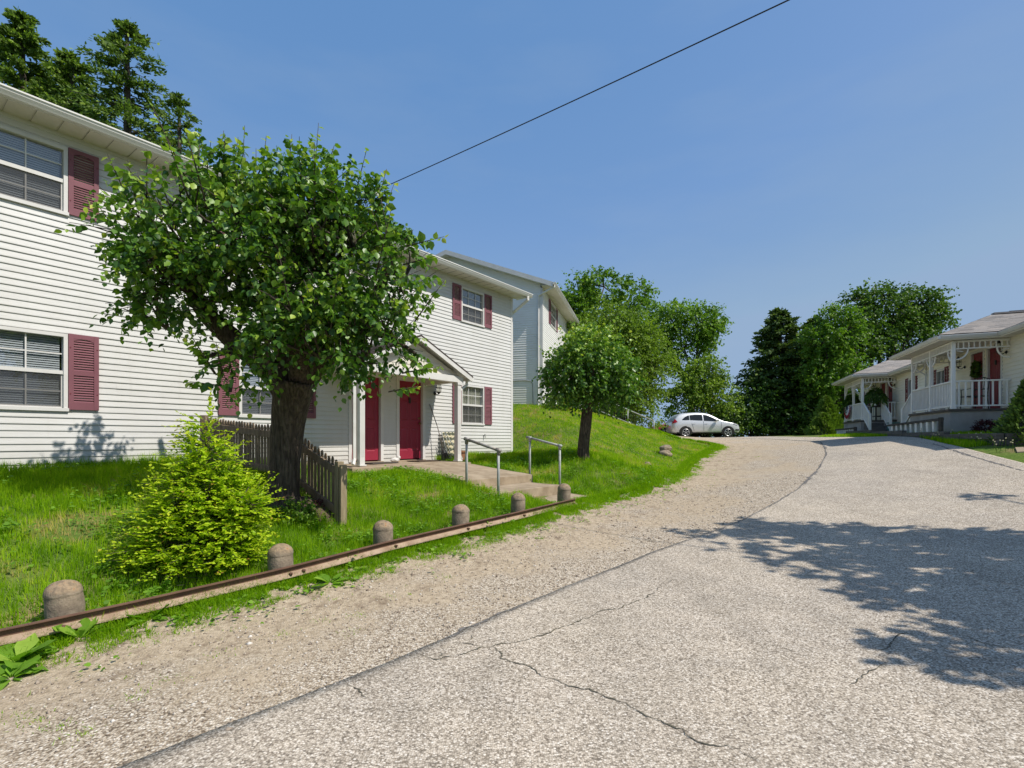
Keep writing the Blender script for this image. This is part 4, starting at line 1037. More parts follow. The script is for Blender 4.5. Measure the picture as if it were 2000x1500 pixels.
# recessed gable infill boards
for i in range(5):
    z0_ = zb+.157+i*.13; hw = (zP-.02-z0_)/sl
    if hw > .15: mb.add([(CX-hw, yp+.02, z0_), (CX+hw, yp+.02, z0_), (CX+max(hw-.13/sl, .02), yp+.03, z0_+.128), (CX-max(hw-.13/sl, .02), yp+.03, z0_+.128)], [(0, 1, 2, 3)])
mb.build('canopy_ceiling', M['soffit'], bA)
SL = .985-BASEA
for x in px_post:
    mb = MB(); n = 8
    mb.box(x-.062, x+.062, yp-.062, yp+.062, SL+.02, zb-.001)
    for k in (-.03, 0, .03): mb.box(x+k-.007, x+k+.007, yp-.066, yp-.060, SL+.2, zb-.15)
    for k in (-.03, 0, .03): mb.box(x+.060, x+.066, yp+k-.007, yp+k+.007, SL+.2, zb-.15)
    mb.box(x-.085, x+.085, yp-.085, yp+.085, SL+.005, SL+.035).box(x-.08, x+.08, yp-.08, yp+.08, zb-.06, zb-.0015)
    mb.build('porch_post', M['white'], bA)
for x, sg in ((px_post[0], -1), (px_post[1], 1)):       # canopy gutters and leaders
    g = MB().sweep(gutter_profile(.85), (CX+sg*(CH+.0), -CD-.0, zE-.0), (CX+sg*CH, -.01, zE-.0), (sg, 0, 0), (0, 0, 1)).build('canopy_gutter', M['gutter'], bA)
    d = MB(); xo = CX+sg*(CH+.05)
    if sg > 0: downspout(d, [(xo, -CD+.22, zE), (xo, -CD+.22, zE-.1), (x+.105, yp+.03, zE-.26), (x+.105, yp+.03, SL+.16), (x+.2, yp+.05, SL+.06)], .055, .045)
    else: downspout(d, [(xo, -CD+.3, zE), (xo, -CD+.3, zE-.1), (x-.12, yp+.05, zE-.25), (x-.12, yp+.05, SL+.16), (x-.22, yp-.05, SL+.05)], .06, .05)
    d.build('canopy_downspout', M['gutter'], bA)

# ------------------------------------------------------------------ stoop, walk and steps (same local frame)
walk = thing('concrete_walkway', 'aged concrete stoop and walk with two steps before the red doors', 'walkway', (0, 17.0, BASEA), ROTA)
def slab(x0, x1, y0, y1, za, zb, th, nx=10, ny=12):
    """slab whose top runs from za (at y0, near the viewer) to zb (at y1), slightly uneven"""
    mb = MB(); vs = []; fs = []
    for j in range(ny+1):
        for i in range(nx+1):
            x = x0+(x1-x0)*i/nx; y = y0+(y1-y0)*j/ny
            e = .012 if (i in (0, nx) or j in (0, ny)) else 0
            vs.append((x, y, za+(zb-za)*j/ny+.008*mnoise.noise((x*1.7, y*1.7, 0))-e))
    for j in range(ny):
        for i in range(nx): k = j*(nx+1)+i; fs.append((k, k+1, k+nx+2, k+nx+1))
    per = [i for i in range(nx+1)]+[(j+1)*(nx+1)-1 for j in range(1, ny+1)]+[ny*(nx+1)+i for i in range(nx-1, -1, -1)]+[j*(nx+1) for j in range(ny-1, 0, -1)]
    b = len(vs)
    for p in per: vs.append((vs[p][0]+.008*random.uniform(-1, 1), vs[p][1]+.006*random.uniform(-1, 1), vs[p][2]-th))
    for i in range(len(per)):
        a, c = i, (i+1) % len(per); fs.append((per[c], per[a], b+a, b+c))
    return mb.add(vs, fs)
slab(-7.25, -3.65, -1.42, -.03, SL-.012, SL, .45).build('stoop', M['concrete'], walk)
slab(-6.15, -3.88, -3.52, -1.432, .75-BASEA, SL-.02, .4).build('walk_slab', M['concrete'], walk)
slab(-6.35, -4.02, -4.36, -3.532, .565-BASEA, .585-BASEA, .4).build('step', M['concrete'], walk)
slab(-5.95, -3.72, -5.35, -4.372, .30-BASEA, .37-BASEA, .3).build('step', M['concrete'], walk)
def LAW(x, off, z): return Vector((x*WT[0]+off*WN[0], 17+x*WT[1]+off*WN[1], z))
def handrail(pts, lab, mats, ext):
    (x1, o1, z1), (x2, o2, z2) = pts
    a = LAW(x1, o1, z1); b = LAW(x2, o2, z2); g1 = h1(a.x, a.y); g2 = h1(b.x, b.y)
    t = thing('handrail', lab, 'handrail', (a.x, a.y, g1), 0, 'pipe handrails beside the steps'); O = Vector(t.location)
    for p, g in ((a, g1), (b, g2)): MB().tube([Vector((p.x, p.y, g-.2))-O, p-O], .026, 10).build('pole', M[mats[0]], t, smooth=True)
    d = (b-a).normalized()
    mb = MB(); mb.tube([a-d*ext-O, b+d*.03-O], .027, 10); mb.build('top_rail', M[mats[1]], t, smooth=True)
    mb = MB()
    for p in (a, b): mb.tube([p-Vector((0,0,.09))-O, p-Vector((0,0,.03))-O, p+Vector((0,0,.02))-O], [.034, .036, .03], 10); mb.tube([p-d*.05-O, p+d*.05-O], .035, 10)
    mb.build('elbow', M[mats[1]], t, smooth=True)
handrail(((-6.25, 3.62, 1.55), (-6.25, 4.4, 1.35)), 'brown topped pipe handrail on the left of the concrete steps', ('galv', 'galv_rust'), .02)
handrail(((-3.75, 3.35, 1.585), (-3.75, 4.17, 1.405)), 'grey galvanised pipe handrail on the right of the concrete steps', ('galv', 'galv'), .1)

# ------------------------------------------------------------------ things on the stoop
def stand(name, label, cat, x, off, rz=0.0): 
    p = LAW(x, off, .985); return thing(name, label, cat, p, ROTA+rz)
b = stand('broom', 'long handled broom leaning on the siding between right door and folded chair', 'broom', -3.55, .35)
b = thing('broom', 'long handled broom leaning on the siding between right door and folded chair', 'broom', LAW(-3.52, .42, .985), ROTA) if False else b
MB().tube([(-.02, 0, .28), (-.12, .12, .9), (-.24, .30, 1.52)], .013, 8).build('handle', M['galv_rust'], b, smooth=True)
mb = MB()
for i in range(60):
    a = random.uniform(-1, 1); c = random.uniform(-1, 1)
    mb.tube([(-.02+a*.03, c*.015, .30), (.02+a*.10, c*.04-.02, .15), (.03+a*.14+random.uniform(-.01, .01), c*.06-.03, .0)], [.007, .008, .005], 4)
mb.build('bristles', M['black'], b)
MB().tube([(-.02, 0, .34), (-.02, 0, .27), (0, 0, .2)], [.02, .04, .07], 10).build('collar', M['black'], b)
ch = stand('folding_chair', 'folded webbed lawn chair in olive and cream plaid leaning against the white siding', 'chair', -3.40, .20)
mb = MB(); fr = [(-.02, -.22, .02), (.0, -.05, .4), (.0, .10, .78), (.52, .10, .78), (.55, -.05, .4), (.60, -.22, .02)]
mb.tube(fr, .012, 8); mb.tube([(.03, -.26, .0), (.06, -.12, .42), (.06, .02, .72)], .011, 8).tube([(.57, -.26, .0), (.50, -.12, .42), (.48, .02, .72)], .011, 8)
mb.tube([(.0, -.20, .06), (.58, -.20, .06)], .01, 8); mb.build('frame', M['galv'], ch, smooth=True)
wb1, wb2 = MB(), MB()
cols_ = [M_wear('olive_webbing', (.075,.085,.05), None, 9, .8), M_wear('cream_webbing', (.52,.46,.30), None, 9, .8)]
for i in range(7):
    x = .04+i*.072
    (wb1 if i % 2 else wb2).add([(x, -.205, .08), (x+.052, -.205, .08), (x+.052, .088, .77), (x, .088, .77)], [(0, 1, 2, 3)])
for j in range(9):
    z = .12+j*.072; y = -.205+(z-.08)/.69*.293-.006
    (wb2 if j % 2 else wb1).add([(.01, y, z), (.55, y, z), (.55, y+.02, z+.048), (.01, y+.02, z+.048)], [(0, 1, 2, 3)])
wb1.build('webbing', cols_[0], ch); wb2.build('webbing', cols_[1], ch)
sh = stand('shovel', 'dark bladed shovel leaning head down on the folded chair', 'shovel', -3.33, .52)
MB().tube([(.08, -.02, .25), (-.02, .10, .5), (-.12, .2, .74)], .013, 8).build('handle', M['galv'], sh, smooth=True)
mb = MB(); vs = []; fs = []
for j in range(7):
    for i in range(7):
        u = i/3-1; t = j/6; w = .11*(1-.75*max(0, t-.55)**1.2*2)
        vs.append((.08+t*.05+u*w, -.04-t*.05+.035*u*u, .30-t*.29))
for j in range(6):
    for i in range(6): k = j*7+i; fs.append((k, k+1, k+8, k+7))
mb.add(vs, fs); o = mb.build('blade', M['black'], sh, smooth=True); s_ = o.modifiers.new('thick', 'SOLIDIFY'); s_.thickness = .006
pot = stand('flower_pot', 'brown terracotta pot on the stoop beside the right porch post', 'pot', -3.62, 1.02)
MB().lathe([(.10, 0), (.115, .02), (.15, .22), (.175, .225), (.178, .27), (.155, .27), (.145, .20), (.02, .19)], n=24).build('pot', M['terracotta'], pot, smooth=False)
MB().lathe([(.143, .2), (.08, .225), (.02, .23)], n=16).build('soil', M['mulch'], pot)
w = stand('garden_ornament', 'small white stone ornament on the stoop between the red doors', 'ornament', -5.12, .20)
bm = bmesh.new(); bmesh.ops.create_icosphere(bm, subdivisions=3, radius=1)
for v in bm.verts: v.co = Vector((v.co.x*.13, v.co.y*.08, v.co.z*.06+.05))*(1+.15*mnoise.noise(v.co*2))
r2 = bmesh.ops.create_icosphere(bm, subdivisions=2, radius=.05, matrix=Matrix.Translation((.1, -.02, .11)))
me = bpy.data.meshes.new('body'); bm.to_mesh(me); bm.free(); me.materials.append(M['white']); o = link(bpy.data.objects.new('body', me)); o.parent = w
for x, lab in ((-5.83, 'dark rubber doormat before the left red door'), (-4.42, 'brown doormat before the right red door')):
    mt = thing('doormat', lab, 'doormat', LAW(x, .5, .975), ROTA, 'doormats on the stoop')
    MB().box(-.38, .38, -.23, .23, .012, .032).build('mat', M['mulch' if x > -5 else 'wood_dark'], mt, bevel=.004)
q = LAW(-7.55, .22, h1(*LAW(-7.55, .22, 0)[:2])); stone('splash_block', q+Vector((0,0,.06)), (.18,.12,.10), 'tan concrete splash block under the left canopy downspout', 3.3)
SC.objects[-1] if False else None
# ------------------------------------------------------------------ second two-storey block up the slope
BASEB = 2.98
bB = thing('apartment_building', 'two storey white clapboard block with its gable end facing down the green slope', 'building', (1.3, 22.0, BASEB), math.atan2(.965, .26))
LB, DB, ZB, RB = 13.0, 8.6, 5.08, 1.62
hB = [(1.75, 3.2, 3.87, 5.0-.06), (8.2, 9.6, 3.87, 4.94), (1.75, 3.2, .95, 2.1), (8.2, 9.6, .95, 2.1), (5.2, 6.05, 0, 2.03)]
shr = [(h[0]+.02, h[1]-.02, h[2]+.02, h[3]-.02) for h in hB]
mb = MB(); siding(mb, .075, LB, -.1, ZB+.02, .1, shr); backing(mb, 0, LB, -.6, ZB, hB)
gB = lambda a, b, c: (b, a, c)
def gabB(z):
    if z <= ZB+.17: return (.075, DB)
    t = (z-ZB-.17)/RB; return (DB/2*t, DB-DB/2*t)
siding(mb, .075, DB, -.3, ZB+RB+.17, .1, (), lim=gabB, fn=gB)
mb.add([(.004, 0.004, -.6), (.004, DB, -.6), (.004, DB, ZB), (.004, DB/2, ZB+RB), (.004, 0.004, ZB)], [(0, 1, 2, 3, 4)])
mb.add([(LB, 0, -.6), (LB, DB, -.6), (LB, DB, ZB), (LB, DB/2, ZB+RB), (LB, 0, ZB)], [(4, 3, 2, 1, 0)])
mb.add([(LB, DB, -.6), (0, DB, -.6), (0, DB, ZB), (LB, DB, ZB)], [(0, 1, 2, 3)])
mb.build('wall', M['vinyl_pale'], bB, recalc=False)
MB().box(-.02, .075, -.022, -.002, -.3, ZB).box(-.022, -.002, -.002, .075, -.3, ZB).build('corner_board', M['white'], bB)
ovB = .5; rkB = .36; zq = lambda y: ZB+.10+(y+ovB)*RB/(DB/2)
mb = MB()
roof_plane(mb, (-rkB, -ovB-.03, zq(-ovB)), (LB+rkB, -ovB-.03, zq(-ovB)), (-rkB, DB/2, zq(DB/2)), (LB+rkB, DB/2, zq(DB/2)), tab=.5)
roof_plane(mb, (LB+rkB, DB+ovB, zq(-ovB)), (-rkB, DB+ovB, zq(-ovB)), (LB+rkB, DB/2, zq(DB/2)), (-rkB, DB/2, zq(DB/2)), tab=.5)
for a, b in ((-ovB, 1), (DB+ovB, -1)):
    mb.add([(-rkB, a, zq(-ovB)-.03), (LB+rkB, a, zq(-ovB)-.03), (LB+rkB, DB/2, zq(DB/2)-.03), (-rkB, DB/2, zq(DB/2)-.03)], [(0, 1, 2, 3)])
mb.build('roof', M['shingle'], bB, recalc=False, tint=True)
mb = MB()
for ya in (-ovB-.02, DB+ovB+.02):
    a, b = Vector((-rkB, ya, zq(-ovB)-.04)), Vector((-rkB, DB/2, zq(DB/2)-.04))
    mb.sweep([(0, -.15), (-.02, -.15), (-.02, .05), (0, .05)], a, b, (1, 0, 0), (0, 0, 1))
    mb.sweep([(.001, -.14), (rkB-.02, -.14), (rkB-.02, -.125), (.001, -.125)], a, b, (1, 0, 0), (0, 0, 1))
mb.build('rake_board', M['white'], bB)
MB().box(-rkB, LB+rkB, -ovB, -.02, ZB-.004, ZB+.012).build('soffit', M['soffit'], bB)
MB().box(-rkB, LB+rkB, -ovB-.018, -ovB-.001, ZB-.012, ZB+.115).build('fascia', M['white'], bB)
MB().sweep(gutter_profile(), (-rkB-.03, -ovB-.02, ZB-.008), (LB+rkB, -ovB-.02, ZB-.008), (0, -1, 0), (0, 0, 1)).build('gutter', M['gutter'], bB)
mb = MB(); downspout(mb, [(-rkB+.1, -ovB-.07, ZB), (-rkB+.1, -ovB-.06, ZB-.08), (-.06, .16, ZB-.34), (-.06, .16, -.2)]); mb.build('downspout', M['gutter'], bB)
MB().tube([(-.035, 4.2, 1.12), (-.035, .75, 1.12), (-.035, .52, 1.09), (-.035, .42, .98), (-.035, .40, .1), (-.035, .3, -.05)], .018, 6).build('conduit', M['galv'], bB)
for i, h in enumerate(hB[:4]):
    window(bB, *h, cols=2, cover='blind'); shutter(bB, h[0]-.38, h[0]-.008, h[2], h[3]+.04); shutter(bB, h[1]+.008, h[1]+.38, h[2], h[3]+.04)
panel_door(bB, *hB[4])
# steps rail on the slope beside it
def stair_rail(pts, lab):
    q = [U(*p) for p in pts]
    t = thing('stair_railing', lab, 'railing', (q[-1].x, q[-1].y, h1(q[-1].x, q[-1].y))); O = Vector(t.location)
    a, b = q; d = b-a
    MB().tube([a-O, b-O], .03, 8).build('top_rail', M['galv'], t, smooth=True)
    MB().tube([a-O-Vector((0,0,.62)), b-O-Vector((0,0,.62))], .022, 8).build('bottom_rail', M['galv'], t, smooth=True)
    n = 26; mb = MB()
    for i in range(n+1):
        p = a+d*(i/n)
        if i in (0, 13, n): MB().tube([Vector((p.x, p.y, h1(p.x, p.y)-.1))-O, p-O], .03, 8).build('post', M['galv'], t, smooth=True)
        else: mb.tube([p-O-Vector((0,0,.62)), p-O], .011, 5)
    mb.build('balusters', M['black'], t)
stair_rail([(1170, 776, 23.5), (1277, 822, 26.0)], 'grey steel stair railing descending the green slope behind the small tree')
sp = thing('plant_pot', 'orange pot by the gable block behind the small tree trunk', 'pot', U(1108, 799, 22.5), 0)
MB().lathe([(.16, 0), (.24, .42), (.26, .42), (.26, .48), (.22, .48), (.2, .4), (.02, .4)], n=20).build('pot', M_wear('orange_clay', (.52,.17,.04), None, 5, .8), sp)
leaf_object('plant', RNG.normal(size=(60, 3))*[.12, .12, .05]+[0, 0, .5], rvec(60)+[0, 0, 1], rvec(60), RNG.uniform(.1, .2, 60), RNG.random(60), M['leaf_mid'], sp)

# ------------------------------------------------------------------ the row of small houses on the right
RIGHT = Vector((-.359, -.933)); BASEC = 1.84
ROTC = math.atan2(-.933, -.359)
def baluster_rail(parent, a, b, n, h0=.10, h1_=.88, w=.034, mat='white_house', posts=True):
    a = Vector(a); b = Vector(b); up = Vector((0, 0, 1))
    r = MB().beam(a+up*h1_, b+up*h1_, .075, .045).beam(a+up*h0, b+up*h0, .05, .045).build('porch_railing', M[mat], parent)
    for i in range(n):
        p = a+(b-a)*((i+.5)/n)
        MB().box(p.x-w/2, p.x+w/2, p.y-w/2, p.y+w/2, p.z+h0+.0225, p.z+h1_-.0225).build('baluster', M[mat], r)
    return r
def small_house(loc, label, stairs):
    """porch front plane y=0, near post x=0, far post x=-3.42; house wall y=1.5"""
    t = thing('small_house', label, 'house', loc, ROTC, 'small white houses with porches')
    PW = -3.42; YW = 1.5; FL = .67; BT = 2.82; EV = 2.95; X0, X1 = -6.55, 4.6 if stairs == 'far' else 3.68
    door1 = (-2.5, -1.7, FL+.03, FL+2.03); door2 = (-1.37, -.57, FL+.03, FL+2.03)
    win = (-5.5, -4.7, FL+.75, FL+1.85); win2 = (1.6, 2.4, FL+.75, FL+1.85)
    T = lambda x, y, z: (x, y+YW, z)
    holes = [win, win2] + [(d[0]-.05, d[1]+.05, d[2]-.05, d[3]+.05) for d in (door1, door2)]
    shr = [(h[0]+.02, h[1]-.02, h[2]+.02, h[3]-.02) for h in holes]
    mb = MB(); siding(mb, X0, X1, -.05, EV+.02, .125, shr, lap=.028, fn=T); backing(mb, X0, X1, -.3, EV, holes, fn=T)
    D = 8.0; ge = lambda z: (0, D) if z <= EV+.2 else ((z-EV-.2)/1.7*D/2, D-(z-EV-.2)/1.7*D/2)
    for xe, sg_ in ((X1, 1), (X0, -1)): siding(mb, 0, D, -.05, EV+1.9, .125, (), lap=.028, lim=ge, fn=lambda a, b, c, xe=xe, sg_=sg_: T(xe-sg_*b, a, c))
    mb.add([T(X0, 0, -.3), T(X0, D, -.3), T(X0, D, EV), T(X0, D/2, EV+1.7), T(X0, 0, EV)], [(0, 1, 2, 3, 4)])
    mb.add([T(X1, 0, -.3), T(X1, D, -.3), T(X1, D, EV), T(X1, D/2, EV+1.7), T(X1, 0, EV)], [(4, 3, 2, 1, 0)])
    mb.add([T(X1, D, -.3), T(X0, D, -.3), T(X0, D, EV), T(X1, D, EV)], [(0, 1, 2, 3)])
    mb.build('wall', M['vinyl_cream'], t, recalc=False); MB().box(X1-.01, X1+.035, YW-.035, YW-.0285, -.05, EV).build('corner_board', M['white_house'], t)
    # main roof + hipped porch roof
    p = .425; oe = .42; ze = EV+.05; zr_ = lambda y: ze+(y-(YW-oe))*p; yr = YW+D/2
    mb = MB()
    roof_plane(mb, (X0-.05, YW-oe, ze), (X1+.05, YW-oe, ze), (X0-.05, yr, zr_(yr)), (X1+.05, yr, zr_(yr)))
    roof_plane(mb, (X1+.05, YW+D+oe, ze), (X0-.05, YW+D+oe, ze), (X1+.05, yr, zr_(yr)), (X0-.05, yr, zr_(yr)))
    rm = mb.build('roof', M['shingle'], t, recalc=False, tint=True)
    xa, xb = PW-.72, .33; hw = (xb-xa)/2; xc = (xa+xb)/2; yf = -.42; zt = ze+hw*p; yin = YW-oe+hw+.15
    mb = MB()
    roof_plane(mb, (xa, yf, ze+.01), (xb, yf, ze+.01), (xc-.01, yf+hw, zt+.01), (xc+.01, yf+hw, zt+.01))
    roof_plane(mb, (xb, yf, ze+.01), (xb, YW-oe-.02, ze+.01), (xc, yf+hw, zt+.01), (xc, yin, zt+.01))
    roof_plane(mb, (xa, YW-oe-.02, ze+.01), (xa, yf, ze+.01), (xc, yin, zt+.01), (xc, yf+hw, zt+.01))
    mb.beam((xc, yf+hw, zt+.03), (xc, yin, zt+.03), .22, .05)
    mb.build('porch_roof', M['shingle'], t, recalc=False, tint=True)
    MB().tube([(xc, yf+hw+.45, zt+.05), (xc, yin+.1, zt+.05)], .05, 6).build('ridge_vent', M['shingle_dark'], t)
    # eave boards, ceiling, gutters
    mb = MB()
    mb.box(xa+.02, xb-.02, yf+.02, yf+.04, EV-.12, EV+.04).box(xb-.04, xb-.02, yf+.041, YW-.02, EV-.12, EV+.04).box(xa+.02, xa+.04, yf+.041, YW-.02, EV-.12, EV+.04)
    mb.box(X0-.03, xa-.0, YW-oe+.0, YW-oe+.02, EV-.12, EV+.04).box(xb+.0, X1+.03, YW-oe, YW-oe+.02, EV-.12, EV+.04)
    mb.build('fascia', M['white_house'], t)
    MB().box(xa+.041, xb-.041, yf+.041, YW-.02, EV-.10, EV-.08).box(X0-.03, xa+.02, YW-oe+.021, YW-.02, EV-.102, EV-.085).box(xb-.02, X1+.03, YW-oe+.021, YW-.02, EV-.102, EV-.085).build('soffit', M['soffit'], t)
    g = MB(); gp = gutter_profile(.9)
    g.sweep(gp, (xa-.08, yf+.018, EV-.09), (xb+.08, yf+.018, EV-.09), (0, -1, 0), (0, 0, 1))
    g.sweep(gp, (xb-.018, yf+.0, EV-.09), (xb-.018, YW-oe, EV-.09), (1, 0, 0), (0, 0, 1)); g.sweep(gp, (xa+.018, yf, EV-.09), (xa+.018, YW-oe, EV-.09), (-1, 0, 0), (0, 0, 1))
    g.sweep(gp, (xb+.1, YW-oe-.002, EV-.09), (X1+.05, YW-oe-.002, EV-.09), (0, -1, 0), (0, 0, 1)); g.sweep(gp, (X0-.05, YW-oe-.002, EV-.09), (xa-.1, YW-oe-.002, EV-.09), (0, -1, 0), (0, 0, 1))
    g.build('gutter', M['gutter'], t)
    d = MB(); downspout(d, [(X0+.12, YW-oe-.06, EV-.1), (X0+.12, YW-oe-.06, EV-.2), (X0+.1, YW-.08, EV-.5), (X0+.1, YW-.08, .05)], .06, .05); d.build('downspout', M['gutter'], t)
    # porch floor, skirt
    MB().box(PW-.08, .08, -.08, YW-.02, FL-.07, FL).build('porch_floor', M['deck'], t)
    mb = MB(); mb.box(PW-.02, .03, -.03, YW-.025, -.35, FL-.075); mb.build('porch_skirt', M['stucco'], t)
    # posts, spindle frieze and brackets
    xs = (0.0, PW/2, PW)
    for x in xs:
        mb = MB(); mb.box(x-.05, x+.05, 0, .1, FL+.001, BT); mb.box(x-.065, x+.065, -.015, .115, FL+.002, FL+.14); mb.build('porch_post', M['white_house'], t, bevel=.004)
    def frieze(a, b, n):
        a = Vector(a); b = Vector(b); f = MB(); up = Vector((0, 0, 1)); dd = (b-a).normalized()
        f.beam(a+up*(BT-.02), b+up*(BT-.02), .05, .05).beam(a+up*(BT-.24), b+up*(BT-.24), .04, .04)
        for i in range(n):
            p = a+(b-a)*((i+.5)/n); f.beam(p+up*(BT-.22), p+up*(BT-.045), .03, .03)
        for q, s in ((a, 1), (b, -1)):
            pts = [q+dd*s*(.02+.30*math.sin(k/6*math.pi/2))+up*(BT-.58+.32*(1-math.cos(k/6*math.pi/2))) for k in range(7)]
            f.tube(pts, .024, 6); f.tube([q+dd*s*.03+up*(BT-.30), q+dd*s*.20+up*(BT-.34)], .016, 5)
        f.build('spindle_frieze', M['white_house'], t)
    for k in range(2): frieze((xs[k+1]+.05, .05, 0), (xs[k]-.05, .05, 0), 13)
    frieze((0, .11, 0), (0, YW-.03, 0), 10); frieze((PW, .11, 0), (PW, YW-.03, 0), 10)
    baluster_rail(t, (xs[1]+.05, .05, FL), (xs[0]-.05, .05, FL), 13); baluster_rail(t, (xs[2]+.05, .05, FL), (xs[1]-.05, .05, FL), 13)
    side_full, side_stair = (0.0, PW) if stairs == 'far' else (PW, 0.0)
    baluster_rail(t, (side_full, .11, FL), (side_full, YW-.03, FL), 8, w=.04)
    sg = -1 if stairs == 'far' else 1
    ys0, ys1 = (.12, .85)
    baluster_rail(t, (side_stair, ys1+.1, FL), (side_stair, YW-.03, FL), 4, w=.04)
    MB().box(side_stair-.06, side_stair+.06, ys1, ys1+.11, FL+.001, FL+1.0).build('newel_post', M['white_house'], t)
    st = MB()
    for k in range(4): st.box(min(side_stair+sg*(.1+k*.28), side_stair+sg*(.38+k*.28)), max(side_stair+sg*(.1+k*.28), side_stair+sg*(.38+k*.28)), ys0-.02, ys1+.0, -.2, FL-.16*(k+1))
    st.build('porch_steps', M['timber'], t)
    for y in (ys0-.05, ys1+.05):
        a = Vector((side_stair+sg*.05, y, FL+.88)); b = Vector((side_stair+sg*1.2, y, FL+.88-.66)); r = MB().beam(a, b, .06, .05)
        r.beam(a-Vector((0,0,.74)), b-Vector((0,0,.74)), .05, .04); r.box(b.x-.05, b.x+.05, y-.045, y+.045, -.2, b.z+.08)
        r_ = r.build('stair_railing', M['white_house'], t)
        for k in range(8):
            q = a.lerp(b, (k+.5)/8); MB().box(q.x-.015, q.x+.015, q.y-.015, q.y+.015, q.z-.72, q.z-.025).build('baluster', M['white_house'], r_)
    window(t, *win, cols=2, cover='none', slider=True, fn=T, cw=.045, grid=False); window(t, *win2, cols=2, cover='none', slider=True, fn=T, cw=.045, grid=False)
    for w in (win, win2): shutter(t, w[0]-.32, w[0]-.008, w[2]-.02, w[3]+.03, 'shutter_dark', T); shutter(t, w[1]+.008, w[1]+.32, w[2]-.02, w[3]+.03, 'shutter_dark', T)
    panel_door(t, *door1, mat='red_shade', fn=T, fw=.09, knocker=False, y=.03); panel_door(t, *door2, mat='red_shade', fn=T, fw=.09, knocker=True, y=.03)
    lantern(t, -3.0, FL+1.75, T, 1.5); lantern(t, -.22, FL+1.85, T, 1.5)
    return t
hC = small_house((13.98, 16.3, BASEC), 'nearer small white house with grey skirted porch and wreath on its red door', 'far')
hD = small_house((17.68, 25.91, BASEC), 'farther small white house with red white and blue bunting on its porch rail', 'near')
def onC(x, y, z, o=(13.98, 16.3)):        # local porch coordinates to world
    return Vector((o[0]-.359*x+.933*y, o[1]-.933*x-.359*y, BASEC+z))
oD = (17.68, 25.91)
# wreath on the near house's door
wr = thing('door_wreath', 'round green wreath hung on the left red door of the nearer small house', 'wreath', onC(-2.1, 1.46, 2.12), ROTC)
n = 420; a = RNG.random(n)*6.283; rr = .2+RNG.normal(size=n)*.035
leaf_object('leaves', np.stack([np.cos(a)*rr, RNG.uniform(-.06, .02, n), np.sin(a)*rr], 1), rvec(n)+np.stack([np.cos(a), -.5+0*a, np.sin(a)], 1)*.7, rvec(n), RNG.uniform(.06, .11, n), RNG.random(n)*.6, M['leaf_dark'], wr)
MB().tube([(.2*math.cos(i*.5236), 0, .2*math.sin(i*.5236)) for i in range(13)], .02, 6).build('ring', M['wood_dark'], wr)
# chair and small table on the near porch
def porch_chair(loc, rz, label):
    t = thing('porch_chair', label, 'chair', loc, rz)
    MB().box(-.24, .24, -.22, .24, .40, .43).build('seat', M['black'], t)
    mb = MB()
    for x in (-.22, .22): mb.tube([(x, .22, .42), (x, .27, .7), (x, .30, .95)], .013, 6)
    mb.tube([(-.22, .30, .95), (0, .31, 1.0), (.22, .30, .95)], .013, 6); mb.tube([(-.22, .26, .62), (.22, .26, .62)], .01, 6)
    for i in range(5): mb.tube([(-.15+i*.075, .26, .62), (-.15+i*.075, .305, .97)], .007, 5)
    mb.build('backrest', M['black'], t)
    for x in (-.22, .22):
        for y in (-.2, .22): MB().tube([(x, y, .41), (x*1.1, y*1.12, 0)], .013, 6).build('leg', M['black'], t)
        MB().tube([(x, -.2, .41), (x, -.22, .64), (x, .25, .66)], .012, 6).build('armrest', M['black'], t)
porch_chair(onC(-.45, .75, .67), ROTC+R(-70), 'black metal chair on the porch of the nearer small house')
# hanging ferns, plants, bunting and table at the far porch
def fern(loc, label, s=.42, n=700, drop=.5, hang=.4):
    t = thing('hanging_fern', label, 'fern', loc, 0, 'hanging ferns on the farther porch')
    th = RNG.random(n)*6.283; r = RNG.random(n)**.6*s
    P = np.stack([np.cos(th)*r, np.sin(th)*r, -drop*(r/s)**2*RNG.uniform(.4, 1.2, n)+.18*(1-r/s)], 1)
    D = np.stack([np.cos(th), np.sin(th), -1.4*(r/s)+.3], 1)+RNG.normal(size=(n, 3))*.25
    leaf_object('fronds', P, D, np.stack([np.cos(th)*.5, np.sin(th)*.5, np.ones(n)], 1)+RNG.normal(size=(n, 3))*.4, RNG.uniform(.12, .24, n), RNG.random(n)*.75, M['leaf_dark'], t, T_LONG, .7)
    MB().lathe([(.10, -.16), (.16, 0), (.165, .02), (.02, .02)], n=16).build('basket', M['wood_dark'], t)
    mb = MB()
    for k in range(3): a = k*2.09; mb.tube([(.15*math.cos(a), .15*math.sin(a), 0), (0, 0, hang)], .005, 4)
    mb.tube([(0, 0, hang), (0, 0, hang+.1)], .006, 4); mb.build('hanger', M['black'], t)
fern(onC(.02, .60, 2.05, oD), 'large hanging fern beside the near post of the farther porch', .44)
fern(onC(-3.0, .25, 2.0, oD), 'hanging fern at the far end of the farther porch', .40, 600, .7)
bt = thing('bunting', 'red white and blue fan bunting hung on the farther porch rail', 'bunting', onC(-2.57, -.03, 1.53, oD), ROTC)
cb = [M_wear('bunting_red', (.30,.02,.03), None, 8, .8), M_wear('bunting_white', (.68,.66,.64), None, 8, .8), M_wear('bunting_blue', (.03,.035,.11), None, 8, .8)]
